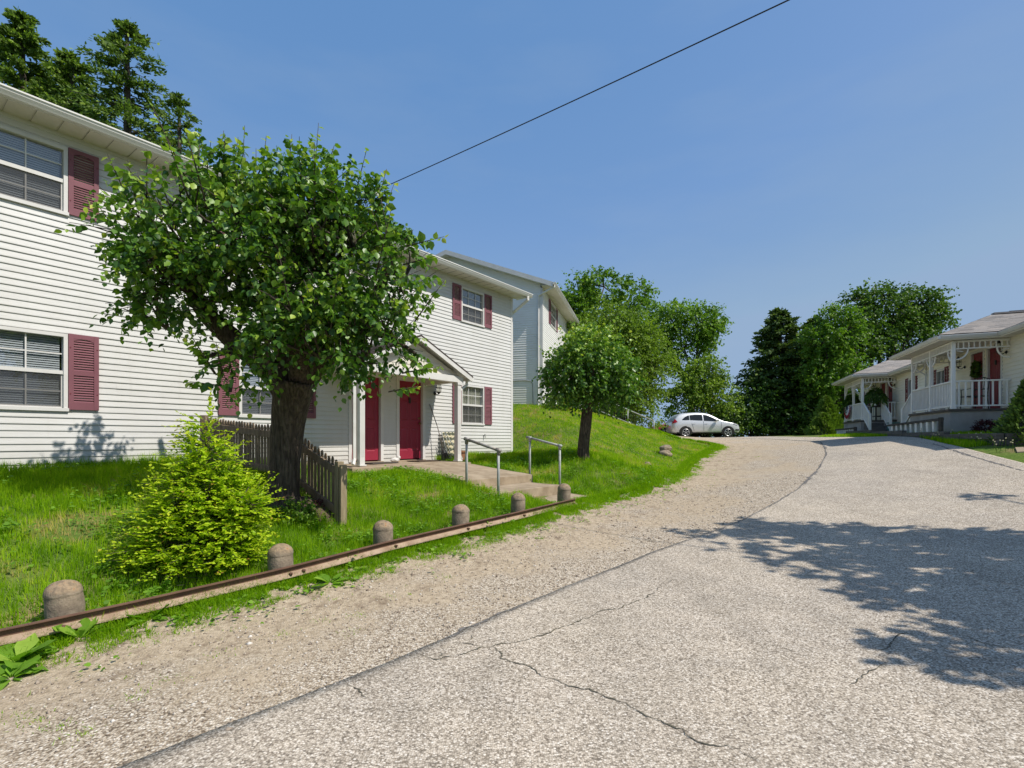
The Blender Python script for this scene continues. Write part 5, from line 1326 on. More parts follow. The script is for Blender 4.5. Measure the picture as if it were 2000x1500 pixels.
for i, (r0, r1, m_) in enumerate(((.52, .72, 0), (.24, .52, 1), (.0, .24, 2))):
    mb = MB(); n = 40; vs = []; fs = []
    for k in range(n+1):
        a = math.pi*k/n; y = -.02-.018*math.cos(k*2.1)*(.4+r1)
        for rr in (r0, r1): vs.append((-math.cos(a)*rr*1.05, y*rr/.72-.03, -math.sin(a)*rr*.95))
    for k in range(n): fs.append((2*k, 2*k+2, 2*k+3, 2*k+1))
    mb.add(vs, fs); mb.build('fan_stripe', cb[m_], bt, recalc=False)
mb = MB()
for k in range(5):
    a = math.pi*(k+.5)/5; c = Vector((-math.cos(a)*.38, -.055, -math.sin(a)*.36))
    mb.add([c+Vector((math.sin(j*math.pi/5)*(.055 if j % 2 == 0 else .022), 0, math.cos(j*math.pi/5)*(.055 if j % 2 == 0 else .022))) for j in range(10)], [tuple(range(10))])
mb.build('stars', cb[2], bt, recalc=False)
tb = thing('porch_table', 'dark wooden table with shelf on the farther porch', 'table', onC(-.55, .9, .67, oD), ROTC)
MB().box(-.45, .45, -.28, .28, .70, .74).build('top', M['wood_dark'], tb); MB().box(-.4, .4, -.24, .24, .2, .23).build('shelf', M['wood_dark'], tb)
for x in (-.4, .4):
    for y in (-.24, .24): MB().box(x-.03, x+.03, y-.03, y+.03, 0, .70).build('leg', M['wood_dark'], tb)
pp = thing('potted_plant', 'spiky green plant on the dark table of the farther porch', 'plant', onC(-.5, .9, 1.41, oD))
MB().lathe([(.09, 0), (.13, .18), (.02, .17)], n=16).build('pot', M['stucco'], pp)
leaf_object('leaves', np.zeros((40, 3))+[0, 0, .18], rvec(40)*[1, 1, .5]+[0, 0, .45], rvec(40)+[0, 0, 1], RNG.uniform(.25, .45, 40), RNG.random(40)*.6, M['leaf_mid'], pp, T_LONG, .6)
bn = thing('storage_bin', 'teal bin beside the steps of the farther porch', 'bin', onC(.85, 1.1, -.02, oD), ROTC)
MB().box(-.2, .2, -.2, .2, 0, .5).build('body', M['teal'], bn, bevel=.02); MB().box(-.22, .22, -.22, .22, .5, .54).build('lid', M['teal'], bn, bevel=.01)
# timber retaining wall and low guard rails along the terrace
tw = thing('retaining_wall', 'low grey timber retaining wall below the small houses', 'wall', (11.6, 12.15, 1.4))
TW = Vector(tw.location)
for i, (a, b) in enumerate(((0, 2.9), (2.95, 6.4), (6.45, 10.2), (10.25, 14.5))):
    top = 1.70+i*.085; mb = MB()
    for k in range(5):
        z = top-.075-k*.15; o = random.uniform(-.015, .015)
        p = Vector((11.6+.359*a, 12.15+.933*a, z))-TW+Vector((-.933*o, .359*o, 0)); q = Vector((11.6+.359*b, 12.15+.933*b, z))-TW+Vector((-.933*o, .359*o, 0))
        mb.beam(p, q, .15, .143)
    mb.build('timber_course', M['timber'], tw, bevel=.008)
MB().beam(Vector((11.68, 12.10, 1.62))-TW, Vector((13.3, 11.5, 1.62))-TW, .15, .143).beam(Vector((11.68, 12.10, 1.47))-TW, Vector((13.3, 11.5, 1.47))-TW, .15, .143).build('timber_return', M['timber'], tw)
def guard(s0, s1, za, zb, lab, n):
    A = onC(-s0, -.5, 0); B = onC(-s1, -.5, 0); A.z = za; B.z = zb
    t = thing('walkway_guard', lab, 'guard rail', (A.x, A.y, h1(A.x, A.y)), 0, 'low guard rails before the porches'); O = Vector(t.location)
    MB().beam(A-O, B-O, .14, .07).build('top_rail', M['wood_dark'], t)
    for k in range(n):
        p = A.lerp(B, (k+.02)/n); m = 'wood_dark' if k == 0 else 'white_house'
        MB().box(p.x-O.x-.045, p.x-O.x+.045, p.y-O.y-.045, p.y-O.y+.045, min(h1(p.x, p.y)-.1, p.z-.4)-O.z, p.z-O.z+(.06 if k == 0 else -.04)).build('post', M[m], t)
guard(-.7, 4.2, 2.17, 2.10, 'dark topped low guard rail with white posts before the nearer porch', 10)
guard(9.2, 13.3, 2.10, 2.08, 'dark topped low guard rail with white posts before the bunting porch', 9)
sw = LAW(0, 0, 0)
mb = MB(); P_ = [(11.2, 11.35), (13.5, 10.6), (13.7, 11.0), (11.5, 11.7)]
mb.add([(x, y, h1(x, y)+.03) for x, y in P_]+[(x, y, h1(x, y)-.1) for x, y in P_], [(0, 1, 2, 3), (0, 4, 5, 1), (1, 5, 6, 2), (2, 6, 7, 3), (3, 7, 4, 0)])
tag(mb.build('concrete_path', M['concrete'], None), 'short pale concrete path at the right edge by the timber wall', 'path')
# pale seed heads in front of the timber wall
mb = MB()
for i in range(26):
    tt_ = random.random()**1.5*5.5-.6; x = 11.35+.359*tt_+random.uniform(-.25, .1); y = 12.1+.933*tt_+random.uniform(-.2, .2); hgt = random.uniform(.16, .36)
    b = Vector((x, y, h1(x, y))); e = b+Vector((random.uniform(-.05, .05), random.uniform(-.05, .05), hgt)); mb.tube([b, e], .004, 4, 0)
    mb.lathe([(.002, -.015), (.013, -.006), (.016, .004), (.009, .013), (.002, .016)], e, 8, 1)
tag(mb.build('wildflowers', [M['leaf_olive'], M_wear('seed_heads', (.55,.5,.32), None, 5, .9)], None), 'pale seed heads on thin stems in front of the grey timber wall', kind='stuff')

# ------------------------------------------------------------------ cars
def car(name, label, loc, rz, paint, kind='suv'):
    t = thing(name, label, 'car', loc, rz)
    m, nt, b, _ = new_mat('car_paint_'+kind)
    b.inputs['Base Color'].default_value = c4(paint); b.inputs['Roughness'].default_value = .28; b.inputs['Metallic'].default_value = .3 if kind == 'suv' else .1
    b.inputs['Coat Weight'].default_value = .7; b.inputs['Coat Roughness'].default_value = .06
    dg, nt, b, _ = new_mat('dark_car_glass'); b.inputs['Base Color'].default_value = (.012, .014, .016, 1); b.inputs['Roughness'].default_value = .06
    if kind == 'suv':
        S = [(-.0, .46, .62, .86, .56), (.04, .36, .95, 1.02, .76), (.12, .30, 1.02, 1.12, .83), (.32, .27, 1.06, 1.40, .88), (.55, .27, 1.08, 1.575, .90), (.95, .27, 1.08, 1.64, .905), (1.6, .27, 1.06, 1.675, .91),
             (2.2, .27, 1.04, 1.655, .91), (2.55, .27, 1.03, 1.56, .91), (2.95, .27, 1.02, 1.33, .91), (3.3, .27, 1.01, 1.10, .905), (3.6, .27, .98, 1.055, .90), (3.95, .27, .93, .99, .88), (4.2, .27, .86, .92, .84), (4.38, .28, .78, .83, .76), (4.50, .34, .62, .70, .60), (4.55, .42, .52, .56, .46)]
        L, wx, wr = 4.55, (.86, 3.62), .345
    else:
        S = [(0, .4, .6, .75, .55), (.05, .3, .8, .88, .78), (.3, .25, .9, .97, .86), (.75, .25, .92, 1.02, .88), (1.2, .25, .93, 1.32, .88), (1.6, .25, .93, 1.42, .88), (2.3, .25, .92, 1.43, .88), (2.7, .25, .91, 1.3, .88), (3.2, .25, .89, .98, .88), (3.7, .25, .84, .9, .86), (4.2, .26, .72, .8, .78), (4.45, .32, .56, .62, .6), (4.5, .4, .48, .52, .45)]
        L, wx, wr = 4.5, (.85, 3.5), .32
    prev = None; vs = []; fs = []; K = None
    def ring(x, zb, zbelt, zt, w):
        gh = max(0, zt-zbelt); wt = w*(1-.30*min(1, gh/.6)) if gh > .12 else w*.93
        half = [(0, zb), (w*.86, zb), (w*.965, zb+.10), (w*.995, zb+(zbelt-zb)*.45), (w*1.0, zb+(zbelt-zb)*.72), (w*.965, zbelt), (w*.965+(wt-w*.965)*.55, zbelt+(zt-zbelt)*.55), (wt, zt-.05*min(1, gh/.3)-.004), (wt*.86, zt-.012), (wt*.45, zt), (0, zt+.004)]
        return [(x, -y, z) for y, z in half] + [(x, y, z) for y, z in half[-2:0:-1]]
    for s in S:
        r = ring(*s); K = len(r); vs += r
    for i in range(len(S)-1):
        for j in range(K): fs.append((i*K+j, i*K+(j+1) % K, (i+1)*K+(j+1) % K, (i+1)*K+j))
    fs += [tuple(range(K)), tuple((len(S)-1)*K+j for j in range(K))[::-1]]
    body = MB().add(vs, fs).build('body', m, t, smooth=True); sb = body.modifiers.new('smooth', 'SUBSURF'); sb.levels = 1; sb.render_levels = 2
    def ysurf(x, z):      # half width of the body at (x, z)
        xs = [s[0] for s in S]; i = max(0, min(len(S)-2, int(np.searchsorted(xs, x))-1)); k = (x-xs[i])/(xs[i+1]-xs[i])
        s = [S[i][q]+(S[i+1][q]-S[i][q])*k for q in range(5)]; r = ring(*s)[:11]; ys = [-p[1] for p in r]; zs = [p[2] for p in r]
        return float(np.interp(z, zs[1:10], ys[1:10]))
    def patch(poly, name_, mat_, off=.012, sides=(-1, 1), n=8):
        """curved panel on the flank: poly in (x, z), triangulated over a small grid"""
        mb = MB(); P = np.array(poly)
        xs = np.linspace(P[:, 0].min(), P[:, 0].max(), n*2); 
        for sg in sides:
            vs = []; fs = []; cols = []
            for x in xs:
                zz = []
                for a, b in zip(poly, poly[1:]+poly[:1]):
                    if (a[0]-x)*(b[0]-x) <= 0 and a[0] != b[0]: zz.append(a[1]+(b[1]-a[1])*(x-a[0])/(b[0]-a[0]))
                if len(zz) < 2: zz = [zz[0] if zz else P[0, 1]]*2
                lo, hi = min(zz), max(zz)
                for q in range(n+1):
                    z = lo+(hi-lo)*q/n; vs.append((x, sg*(ysurf(x, z)+off), z))
            for i in range(len(xs)-1):
                for q in range(n): k = i*(n+1)+q; fs.append((k, k+1, k+n+2, k+n+1))
            mb.add(vs, fs)
        return mb.build(name_, mat_, t, smooth=True)
    if kind == 'suv':
        patch([(.62, 1.17), (.80, 1.33), (1.02, 1.44), (1.12, 1.46), (1.12, 1.16), (.80, 1.15)], 'quarter_window', dg)
        patch([(1.16, 1.47), (1.50, 1.51), (1.98, 1.51), (1.98, 1.12), (1.16, 1.155)], 'rear_window', dg)
        patch([(2.06, 1.51), (2.30, 1.48), (2.60, 1.34), (2.98, 1.12), (2.9, 1.07), (2.06, 1.11)], 'front_window', dg)
        patch([(.02, .92), (.05, 1.03), (.20, 1.22), (.34, 1.02), (.22, .98)], 'tail_light', M_wear('tail_lamp_red', (.38,.01,.02), None, 4, .2), .02)
        patch([(3.95, .90), (4.05, .97), (4.30, .86), (4.40, .77), (4.25, .78)], 'headlight', M_wear('lamp_lens', (.55,.56,.58), (.3,.3,.32), 9, .12), .012)
        seam = M_wear('panel_seam', (.03,.03,.032), None, 4, .7)
        for poly in ([(2.015, 1.10), (2.03, 1.10), (2.045, .42), (2.03, .42)], [(1.24, .95), (1.255, .95), (1.42, .45), (1.40, .45)], [(3.18, 1.02), (3.195, 1.02), (3.17, .55), (3.155, .55)]): patch(poly, 'door_seam', seam, .004, n=5)
        patch([(.3, .27), (.3, .34), (4.3, .34), (4.3, .27)], 'sill_cladding', M['rubber'], .012)
        for x in (1.32, 2.12): patch([(x, .93), (x, .965), (x+.2, .965), (x+.2, .93)], 'door_handle', m, .035, n=3)
        mb = MB()
        for sg in (-1, 1): mb.lathe([(.02, -.07), (.10, -.05), (.12, 0), (.10, .06), (.03, .075)], (2.88, sg*1.03, 1.13), 12)
        mb.build('side_mirror', m, t, smooth=True)
        MB().lathe([(.03, .0), (.02, .06), (.005, .075)], (.75, 0, 1.64), 8).build('antenna', m, t)
        mb = MB()
        for x in (1.05, 1.9): mb.tube([(x, -.60, 1.65), (x, -.5, 1.71), (x, .5, 1.71), (x, .6, 1.65)], .02, 6)
        mb.build('roof_rack', M['black'], t)
        patch([(4.12, .46), (4.12, .56), (4.42, .56), (4.42, .46)], 'fog_lamp', M['rubber'], .012, n=4)
    mb = MB(); wsm = MB()
    for sg in (-1, 1):
        for x in wx:
            mb = MB(); yo = sg*(ysurf(x, .55)+.004)
            arc = [(x+(wr+.085)*math.cos(a), .335+(wr+.085)*math.sin(a)) for a in np.linspace(-.25, math.pi+.25, 20)]
            mb.add([(p, yo+sg*.006, max(q, .26)) for p, q in arc], [tuple(range(20))]); mb.build('wheel_arch', M['rubber'], t, recalc=False)
            w = MB(); yc = sg*(ysurf(x, .55)-.09)
            prof = [(wr*.62, -.10), (wr*.92, -.11), (wr, -.07), (wr, .07), (wr*.92, .11), (wr*.62, .10)]
            k = len(w.v); w.lathe(prof, (0, 0, 0), 28); w.v = [(x+p[0], yc+sg*p[2], wr+p[1]) for p in w.v]
            wo = w.build('wheel', M['rubber'], t)
            r = MB(); ys = yc+sg*.115
            for a in range(5):
                for da in (-.16, .16):
                    th = a*2*math.pi/5+.3; c0 = (x+.05*math.cos(th), ys, wr+.05*math.sin(th)); c1 = (x+wr*.63*math.cos(th+da), ys, wr+wr*.63*math.sin(th+da)); r.beam(c0, c1, .035, .03, up=(0, 1, 0))
            r.tube([(x+wr*.64*math.cos(a), ys-sg*.01, wr+wr*.64*math.sin(a)) for a in np.linspace(0, 2*math.pi, 25)], .018, 6); r.tube([(x, ys-sg*.02, wr), (x, ys+sg*.015, wr)], .06, 10)
            r.build('rim', M_wear('alloy_rim', (.62,.62,.63), None, 3, .3, .6), wo)
    return t
zc = 1.66
car('parked_suv', 'silver suv parked side-on at the crest of the lane, facing right', (10.48, 34.3, h1(12.7, 34)), 0, (.70,.71,.72))
car('parked_car', 'red car mostly hidden behind the tail of the silver suv', (13.95, 35.9, h1(12.5, 36.6)+.02), R(180), (.42,.015,.045), 'sedan')

# ------------------------------------------------------------------ overhead wire
wa, wb = U(690, 392, 14.5), U(1524, -8, 7.6)
wb = wb+(wb-wa)*.9
mb = MB(); pts = [wa.lerp(wb, i/40)-Vector((0, 0, .12*4*(i/40)*(1-i/40))) for i in range(41)]
mb.tube(pts, .0115, 6); o = mb.build('overhead_wire', M['cable'], None, smooth=True)
tag(o, 'thin black overhead wire slanting across the blue sky', 'wire')
# ------------------------------------------------------------------ trees and shrubs
def in_lobes(n, lobes, shell=.45):
    """points spread through ellipsoid lobes (x,y,z,rx,ry,rz), denser towards the outside"""
    L = np.array(lobes, float); vol = (L[:, 3]*L[:, 4]*L[:, 5])**(2/3); k = RNG.choice(len(L), n, p=vol/vol.sum())
    d = rvec(n); r = (shell+(1-shell)*RNG.random(n)**.6)
    return L[k, :3]+d*r[:, None]*L[k, 3:6], d, k
def branch_curve(a, b, bend=.12, n=6):
    a = Vector(a); b = Vector(b); m = Vector((random.uniform(-1, 1), random.uniform(-1, 1), random.uniform(.1, .8)))*(b-a).length*bend
    return [a.lerp(b, i/n)+m*4*(i/n)*(1-i/n) for i in range(n+1)]
def twig_leaves(starts, dirs, lens, per, size, droop=.5, jitter=.25, flat=False):
    """leaves set alternately along twigs"""
    n = len(starts); t = np.tile(np.linspace(.12, 1, per), (n, 1)); t += RNG.normal(size=t.shape)*.03
    sag = np.array([0, 0, -1.0])
    P = starts[:, None]+dirs[:, None]*(t*lens[:, None])[..., None]+sag*(t**2*lens[:, None]*droop*.5)[..., None]
    tang = unit(dirs[:, None]+sag*(t*droop)[..., None]); side = unit(np.cross(tang, rvec(n)[:, None]+0*tang))
    ang = (np.arange(per)*2.4)[None, :, None]+RNG.random((n, 1, 1))*6; b2 = np.cross(tang, side)
    out = side*np.cos(ang)+b2*np.sin(ang)
    if flat:        # leaves in two rows along a level spray
        side = unit(np.cross(tang, np.array([0, 0, 1.0])+RNG.normal(size=(n, 1, 3))*.25)); sgn = np.where(np.arange(per) % 2, 1, -1)[None, :, None]
        D = tang*.9+side*sgn*.75+np.array([0, 0, .12])+RNG.normal(size=out.shape)*jitter; Nn = np.array([0, 0, 1.0])+RNG.normal(size=out.shape)*.35
    else:
        D = tang*.5+out*.8+np.array([0, 0, -.62])+RNG.normal(size=out.shape)*jitter
        Nn = np.array([0, 0, 1.0])*.75+out*.65+RNG.normal(size=out.shape)*.45
    S = size*RNG.uniform(.65, 1.2, (n, per))*(1-.25*t)
    return P.reshape(-1, 3), D.reshape(-1, 3), Nn.reshape(-1, 3), S.ravel(), t.ravel()
def trunk_mesh(name, mat, parent, O, limbs, n=12, wob=.05):
    mb = MB()
    for pts, r0, r1 in limbs:
        k = len(pts); 
        rad = [r0+(r1-r0)*(i/(k-1)) for i in range(k)] if not isinstance(r0, list) else r0
        mb.tube([Vector(p)-O for p in pts], rad, n, wob=wob)
    return mb.build(name, mat, parent, smooth=True)
def dens(pts, k=4):
    """refine a polyline smoothly"""
    P = [Vector(p) for p in pts]; out = []
    for i in range(len(P)-1):
        p0, p1, p2, p3 = P[max(i-1, 0)], P[i], P[i+1], P[min(i+2, len(P)-1)]
        for j in range(k):
            t = j/k; out.append(.5*((2*p1)+(p2-p0)*t+(2*p0-5*p1+4*p2-p3)*t*t+(3*p1-p0-3*p2+p3)*t**3))
    return out+[P[-1]]

# --- the near pear tree
ZT = 7.2; tb_ = U(553, 985, ZT); gT = h1(tb_.x, tb_.y)
pear = thing('pear_tree', 'large near tree with heart shaped glossy leaves and thick dark trunk behind the golden shrub', 'tree', (tb_.x, tb_.y, gT)); OT = Vector(pear.location)
main = dens([Vector((tb_.x, tb_.y, gT-.15)), U(553, 965, ZT), U(556, 920, ZT), U(560, 860, ZT), U(566, 800, ZT-.03), U(576, 745, ZT-.06)], 4)
k = len(main); rr = [float(np.interp(i/(k-1), [0, .1, .2, .4, .7, 1], [.38, .285, .222, .20, .21, .29])) for i in range(k)]
limbs = [(main, rr, 0)]
def limb(px, r0, r1): limbs.append((dens([U(a, b, c+.35) for a, b, c in px], 4), r0, r1))
limb([(560, 765, 6.85), (520, 715, 6.8), (455, 662, 6.6), (405, 615, 6.4), (372, 560, 6.2), (350, 480, 6.0)], .20, .05)
limb([(575, 745, 6.85), (545, 660, 6.9), (505, 590, 6.85), (465, 520, 6.7), (440, 420, 6.6)], .16, .04)
limb([(590, 750, 6.85), (622, 660, 6.8), (640, 570, 6.7), (640, 460, 6.6), (625, 370, 6.5)], .19, .04)
limb([(600, 740, 6.85), (665, 670, 6.7), (720, 600, 6.5), (760, 520, 6.4)], .15, .04)
limb([(585, 750, 6.8), (580, 650, 6.3), (560, 560, 5.9), (540, 470, 5.7)], .15, .04)
limb([(585, 750, 6.9), (600, 640, 7.2), (580, 520, 7.4), (540, 420, 7.4)], .14, .04)
limb([(625, 650, 6.8), (690, 640, 6.5), (760, 660, 6.2), (810, 690, 6.0)], .08, .02)
limb([(480, 680, 6.65), (430, 690, 6.3), (390, 700, 6.1)], .06, .015)
trunk_mesh('trunk', M['bark'], pear, OT, limbs, 18, .05)
CL = [(470,470,190,125,6.1,1.0),(620,500,175,150,6.3,1.15),(360,455,100,105,5.8,.75),(318,520,62,95,5.7,.5),(375,540,95,62,5.9,.7),(700,570,125,110,6.2,.8),(700,670,120,62,6.0,.6),(595,625,100,70,5.9,.65),
      (560,400,165,75,6.4,.9),(430,380,110,70,6.2,.7),(690,450,85,90,6.3,.6),(780,520,62,70,6.2,.4),(318,600,44,34,5.8,.3),(770,620,65,80,6.1,.45),(620,660,120,50,5.9,.5),(520,690,95,40,5.9,.4),(740,700,75,38,5.9,.35),(440,725,36,24,5.9,.2),(290,430,42,55,5.7,.35)]
lobes = []
for px, py, rx, ry, Z, dy in CL:
    Z += .4; c = U(px, py, Z)-OT; rx /= math.hypot(1, (px-1000)/1000)*.97; lobes.append((c.x, c.y, c.z, rx/1000*Z*.92, dy, ry/1000*Z*.92))
nt_ = 2700
mC = 230; Cc, cdir, cl_ = in_lobes(mC, lobes, .45)       # leafy clumps on branch ends, with gaps between them
jj = RNG.integers(0, mC, nt_); dj = rvec(nt_); P0 = Cc[jj]+dj*(RNG.random(nt_)**.5*RNG.uniform(.20, .40, mC)[jj])[:, None]*np.array([1, 1, .75]); d0 = unit(dj+cdir[jj]*.9); k0_ = cl_[jj]
dirs = unit(d0*1.0+np.array([0, -.1, .25])+RNG.normal(size=d0.shape)*.45)
dirs[P0[:, 2] < 2.0] += [0, 0, -.5]; dirs = unit(dirs)
lens = RNG.uniform(.16, .36, nt_)
P, D, Nn, S, tpar = twig_leaves(P0, dirs, lens, 7, .094, .8)
ctn = np.repeat(RNG.normal(size=mC)[jj]*.09, 7)
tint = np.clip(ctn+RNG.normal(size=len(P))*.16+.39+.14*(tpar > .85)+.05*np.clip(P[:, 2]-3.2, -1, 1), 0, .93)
# upright leafy shoots on the top and sides
SP = [(437,255,420,6.2,.8),(478,245,470,6.3,.9),(412,275,400,6.2,.6),(500,290,500,6.3,.6),(570,262,560,6.4,.8),(622,240,612,6.4,.95),(640,300,632,6.4,.5),(716,292,690,6.4,.7),(770,358,738,6.3,.6),(300,318,330,5.8,.5),(228,352,262,5.6,.35),(268,335,290,5.7,.4),
      (868,462,800,6.2,.45),(850,500,800,6.1,.35),(755,330,735,6.3,.5),(345,300,352,6.0,.5),(520,265,512,6.4,.55),(590,300,586,6.3,.45),(680,330,668,6.3,.5),(232,520,280,5.6,.3),(245,560,282,5.6,.25),(262,615,310,5.7,.25),(370,745,430,5.8,.2),(860,715,800,5.8,.28),(815,755,770,5.7,.2),(390,262,388,6.1,.45),(465,268,455,6.2,.5)]
sps, spd, spl = [], [], []
for px, py, bx, Z, ln in SP:
    Z += .4; tip = U(px, py, Z)-OT; base = U(bx, py+ln*1000/Z*(1 if abs(px-bx) < 40 else .25), Z)-OT; sps.append(base); d = tip-base; spl.append(d.length); spd.append(d.normalized())
for i in range(70):     # more young shoots all over the outside of the crown
    l = lobes[random.randrange(len(lobes))]; d = Vector(rvec(1)[0]); d.z = abs(d.z)*.8+.15; d.y -= .2; d.normalize()
    b_ = Vector((l[0]+d.x*l[3]*.85, l[1]+d.y*l[4]*.85, l[2]+d.z*l[5]*.85)); d2 = (d*.6+Vector((0, 0, .75))).normalized()
    sps.append(b_); spd.append(d2); spl.append(random.uniform(.28, .62))
sps, spd, spl = np.array(sps), np.array(spd), np.array(spl)
P2, D2_, N2, S2, t2 = twig_leaves(sps, spd, spl, 12, .15, .08, .3)
tint2 = np.clip(.44+.62*np.clip(t2-.35, 0, 1)+RNG.normal(size=len(P2))*.1, 0, 1)
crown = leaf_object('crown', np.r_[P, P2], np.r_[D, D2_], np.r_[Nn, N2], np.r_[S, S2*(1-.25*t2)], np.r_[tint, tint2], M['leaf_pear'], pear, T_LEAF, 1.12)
mb = MB()
for a, d, l in zip(sps, spd, spl): mb.tube([a-d*.25*l, a+d*l*.5, a+d*l], [.011, .007, .003], 5)
for i in range(0, nt_, 5): a = Vector(P0[i]); mb.tube([a-Vector(dirs[i])*.18, a+Vector(dirs[i])*lens[i]*.8], [.006, .003], 4, cap=False)
for i in range(0, nt_, 14):     # secondary branches reaching into the crown
    a = Vector(P0[i]); c = Vector(lobes[k0_[i]][:3])+Vector((0, .1, -.25)); mb.tube(branch_curve(c, a, .12, 4), [.022, .018, .014, .010, .006], 5, cap=False)
mb.build('branches', M['bark_far'], pear, smooth=True)

# --- the golden shrub at the rail
gs_ = Vector((-3.27, 5.45, 0)); gs_.z = h1(gs_.x, gs_.y)
gold = thing('golden_shrub', 'large yellow green shrub with a narrow top behind the rail', 'shrub', gs_); 
GL = [(390,1075,120,72,5.45,.6),(325,1065,70,62,5.4,.45),(445,1050,62,72,5.45,.45),(395,985,90,62,5.5,.45),(330,1010,52,40,5.4,.35),(400,925,55,45,5.55,.33),(398,875,36,34,5.55,.22),(440,965,50,50,5.55,.3),(402,838,20,22,5.55,.13),(480,1010,36,46,5.45,.3),(285,1080,34,36,5.35,.25),(450,1095,45,35,5.4,.3),(345,955,30,24,5.4,.2),(330,1118,62,26,5.3,.38),(410,1122,60,22,5.3,.36),(360,925,22,18,5.5,.15),(510,985,22,24,5.45,.2)]
lobes = []
for px, py, rx, ry, Z, dy in GL:
    px = 402+(px-398)*.80; rx *= .80; c = U(px, py, Z)-gs_; lobes.append((c.x, c.y, c.z, rx/1000*Z*.93, dy, ry/1000*Z*.93))
n = 2900; P0, d0, kk_ = in_lobes(n, lobes, .25)
dirs = unit(d0*np.array([1, 1, .35])+np.array([0, -.1, .22])+RNG.normal(size=d0.shape)*.28); lens = RNG.uniform(.12, .34, n)
dirs = unit(dirs*[1, 1, .7]); P, D, Nn, S, t_ = twig_leaves(P0, dirs, lens, 12, .050, .12, .22, True)
sb = in_lobes(90, lobes, .9); sd_ = unit(sb[1]*[1, 1, .4]+[0, -.1, .75]+RNG.normal(size=(90, 3))*.25)
Pb, Db, Nb, Sb, tb2 = twig_leaves(sb[0], sd_, RNG.uniform(.22, .42, 90), 16, .05, .05, .22, True)
P, D, Nn, S, t_ = np.r_[P, Pb], np.r_[D, Db], np.r_[Nn, Nb], np.r_[S, Sb], np.r_[t_, tb2]
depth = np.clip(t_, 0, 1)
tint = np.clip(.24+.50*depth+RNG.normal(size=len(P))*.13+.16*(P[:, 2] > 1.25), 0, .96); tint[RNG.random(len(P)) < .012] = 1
kp = P[:, 2] > .02
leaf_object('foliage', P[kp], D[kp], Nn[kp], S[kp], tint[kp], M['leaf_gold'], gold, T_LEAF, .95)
mb = MB()
for i in range(14):
    a = i*.45; e = Vector((math.cos(a)*random.uniform(.2, .5), math.sin(a)*random.uniform(.15, .4), random.uniform(.6, 1.1))); mb.tube(branch_curve((math.cos(a)*.06, math.sin(a)*.06, -.05), e, .1), [.02, .018, .015, .012, .009, .006, .004], 6)
for i in range(0, n, 4): a = Vector(P0[i]); mb.tube([a-Vector(dirs[i])*.15, a+Vector(dirs[i])*lens[i]*.85], [.004, .002], 4, cap=False)
mb.build('stems', M['bark_far'], gold)

# --- low plants at the foot of the trunk
def low_bush(name, loc, r, n, label, mat, size, tmpl=T_LEAF, hgt=1.0, cat='plant', group=None, wid=1.2):
    t = thing(name, label, cat, loc, 0, group)
    P0, d0, _ = in_lobes(n, [(0, 0, r*.45*hgt, r, r, r*.75*hgt)], .4)
    dirs = unit(d0+[0, 0, .35]+RNG.normal(size=d0.shape)*.4)
    P, D, Nn, S, t_ = twig_leaves(P0, dirs, RNG.uniform(.5, 1.0, n)*r*.4, 6, size, .3)
    kp = P[:, 2] > -.03
    leaf_object('foliage', P[kp], D[kp], Nn[kp], S[kp], np.clip(RNG.normal(size=len(P))*.2+.45, 0, 1)[kp], mat, t, tmpl, wid)
    mb = MB()
    for i in range(7): a = i*.9; mb.tube(branch_curve((0, 0, -.05), (math.cos(a)*r*.5, math.sin(a)*r*.5, r*.6*hgt), .1), [.012, .011, .01, .008, .006, .004, .003], 5)
    mb.build('stems', M['bark_far'], t); return t
q = hit(578, 1020); low_bush('groundcover_plant', q, .24, 150, 'low dark green leafy plant at the foot of the near trunk', M['leaf_mid'], .045)
q = hit(622, 1000); low_bush('groundcover_plant', q, .13, 60, 'small brownish dead leafed plant between trunk and fence post', M['leaf_red'], .035)
mb = MB(); vs = []; c0 = Vector((-2.8, 7.35, 0))
for j in range(9):
    for i in range(9): x, y = c0.x+(i/8-.5)*.9, c0.y+(j/8-.5)*.7; e = max(0, 1-((i-4)/4)**2-((j-4)/4)**2); vs.append((x, y, h1(x, y)-.03+.16*e**.7+.02*mnoise.noise((x*9, y*9, 0))))
mb.add(vs, [(j*9+i, j*9+i+1, j*9+i+10, j*9+i+9) for j in range(8) for i in range(8)]); tag(mb.build('mulch', M['mulch'], None, smooth=True), 'brown leaf litter heaped between near trunk and picket fence', kind='stuff')

# --- small round tree on the lawn
q = Vector((1.89, 13.5, 0)); q.z = h1(q.x, q.y)
smt = thing('lawn_tree', 'small round headed tree leaning slightly on the lawn between the two white blocks', 'tree', q)
limbs = [(dens([q-Vector((0,0,.1)), U(1140, 870, 13.5), U(1145, 820, 13.45), U(1150, 775, 13.4)], 4), .165, .135)]
for e in ((1105, 720, 13.3), (1130, 690, 13.2), (1160, 680, 13.6), (1190, 700, 13.3), (1150, 700, 12.9)): limbs.append((branch_curve(U(1150, 785, 13.4), U(*e), .08), .12, .03))
trunk_mesh('trunk', M['bark'], smt, q, limbs, 12)
lobes = []
for px, py, rx, ry, dy in ((1150,715,78,60,1.0),(1110,725,48,50,.6),(1195,725,48,50,.6),(1150,675,55,38,.7),(1100,755,36,26,.45),(1205,760,34,30,.4),(1160,765,60,25,.6)):
    c = U(px, py, 13.3)-q; lobes.append((c.x, c.y, c.z, rx*.0133*.95, dy, ry*.0133*.95))
n = 1350; P0, d0, _ = in_lobes(n, lobes, .3); dirs = unit(d0+[0, -.1, .1]+RNG.normal(size=d0.shape)*.45)
P, D, Nn, S, t_ = twig_leaves(P0, dirs, RNG.uniform(.16, .45, n), 7, .11, .8)
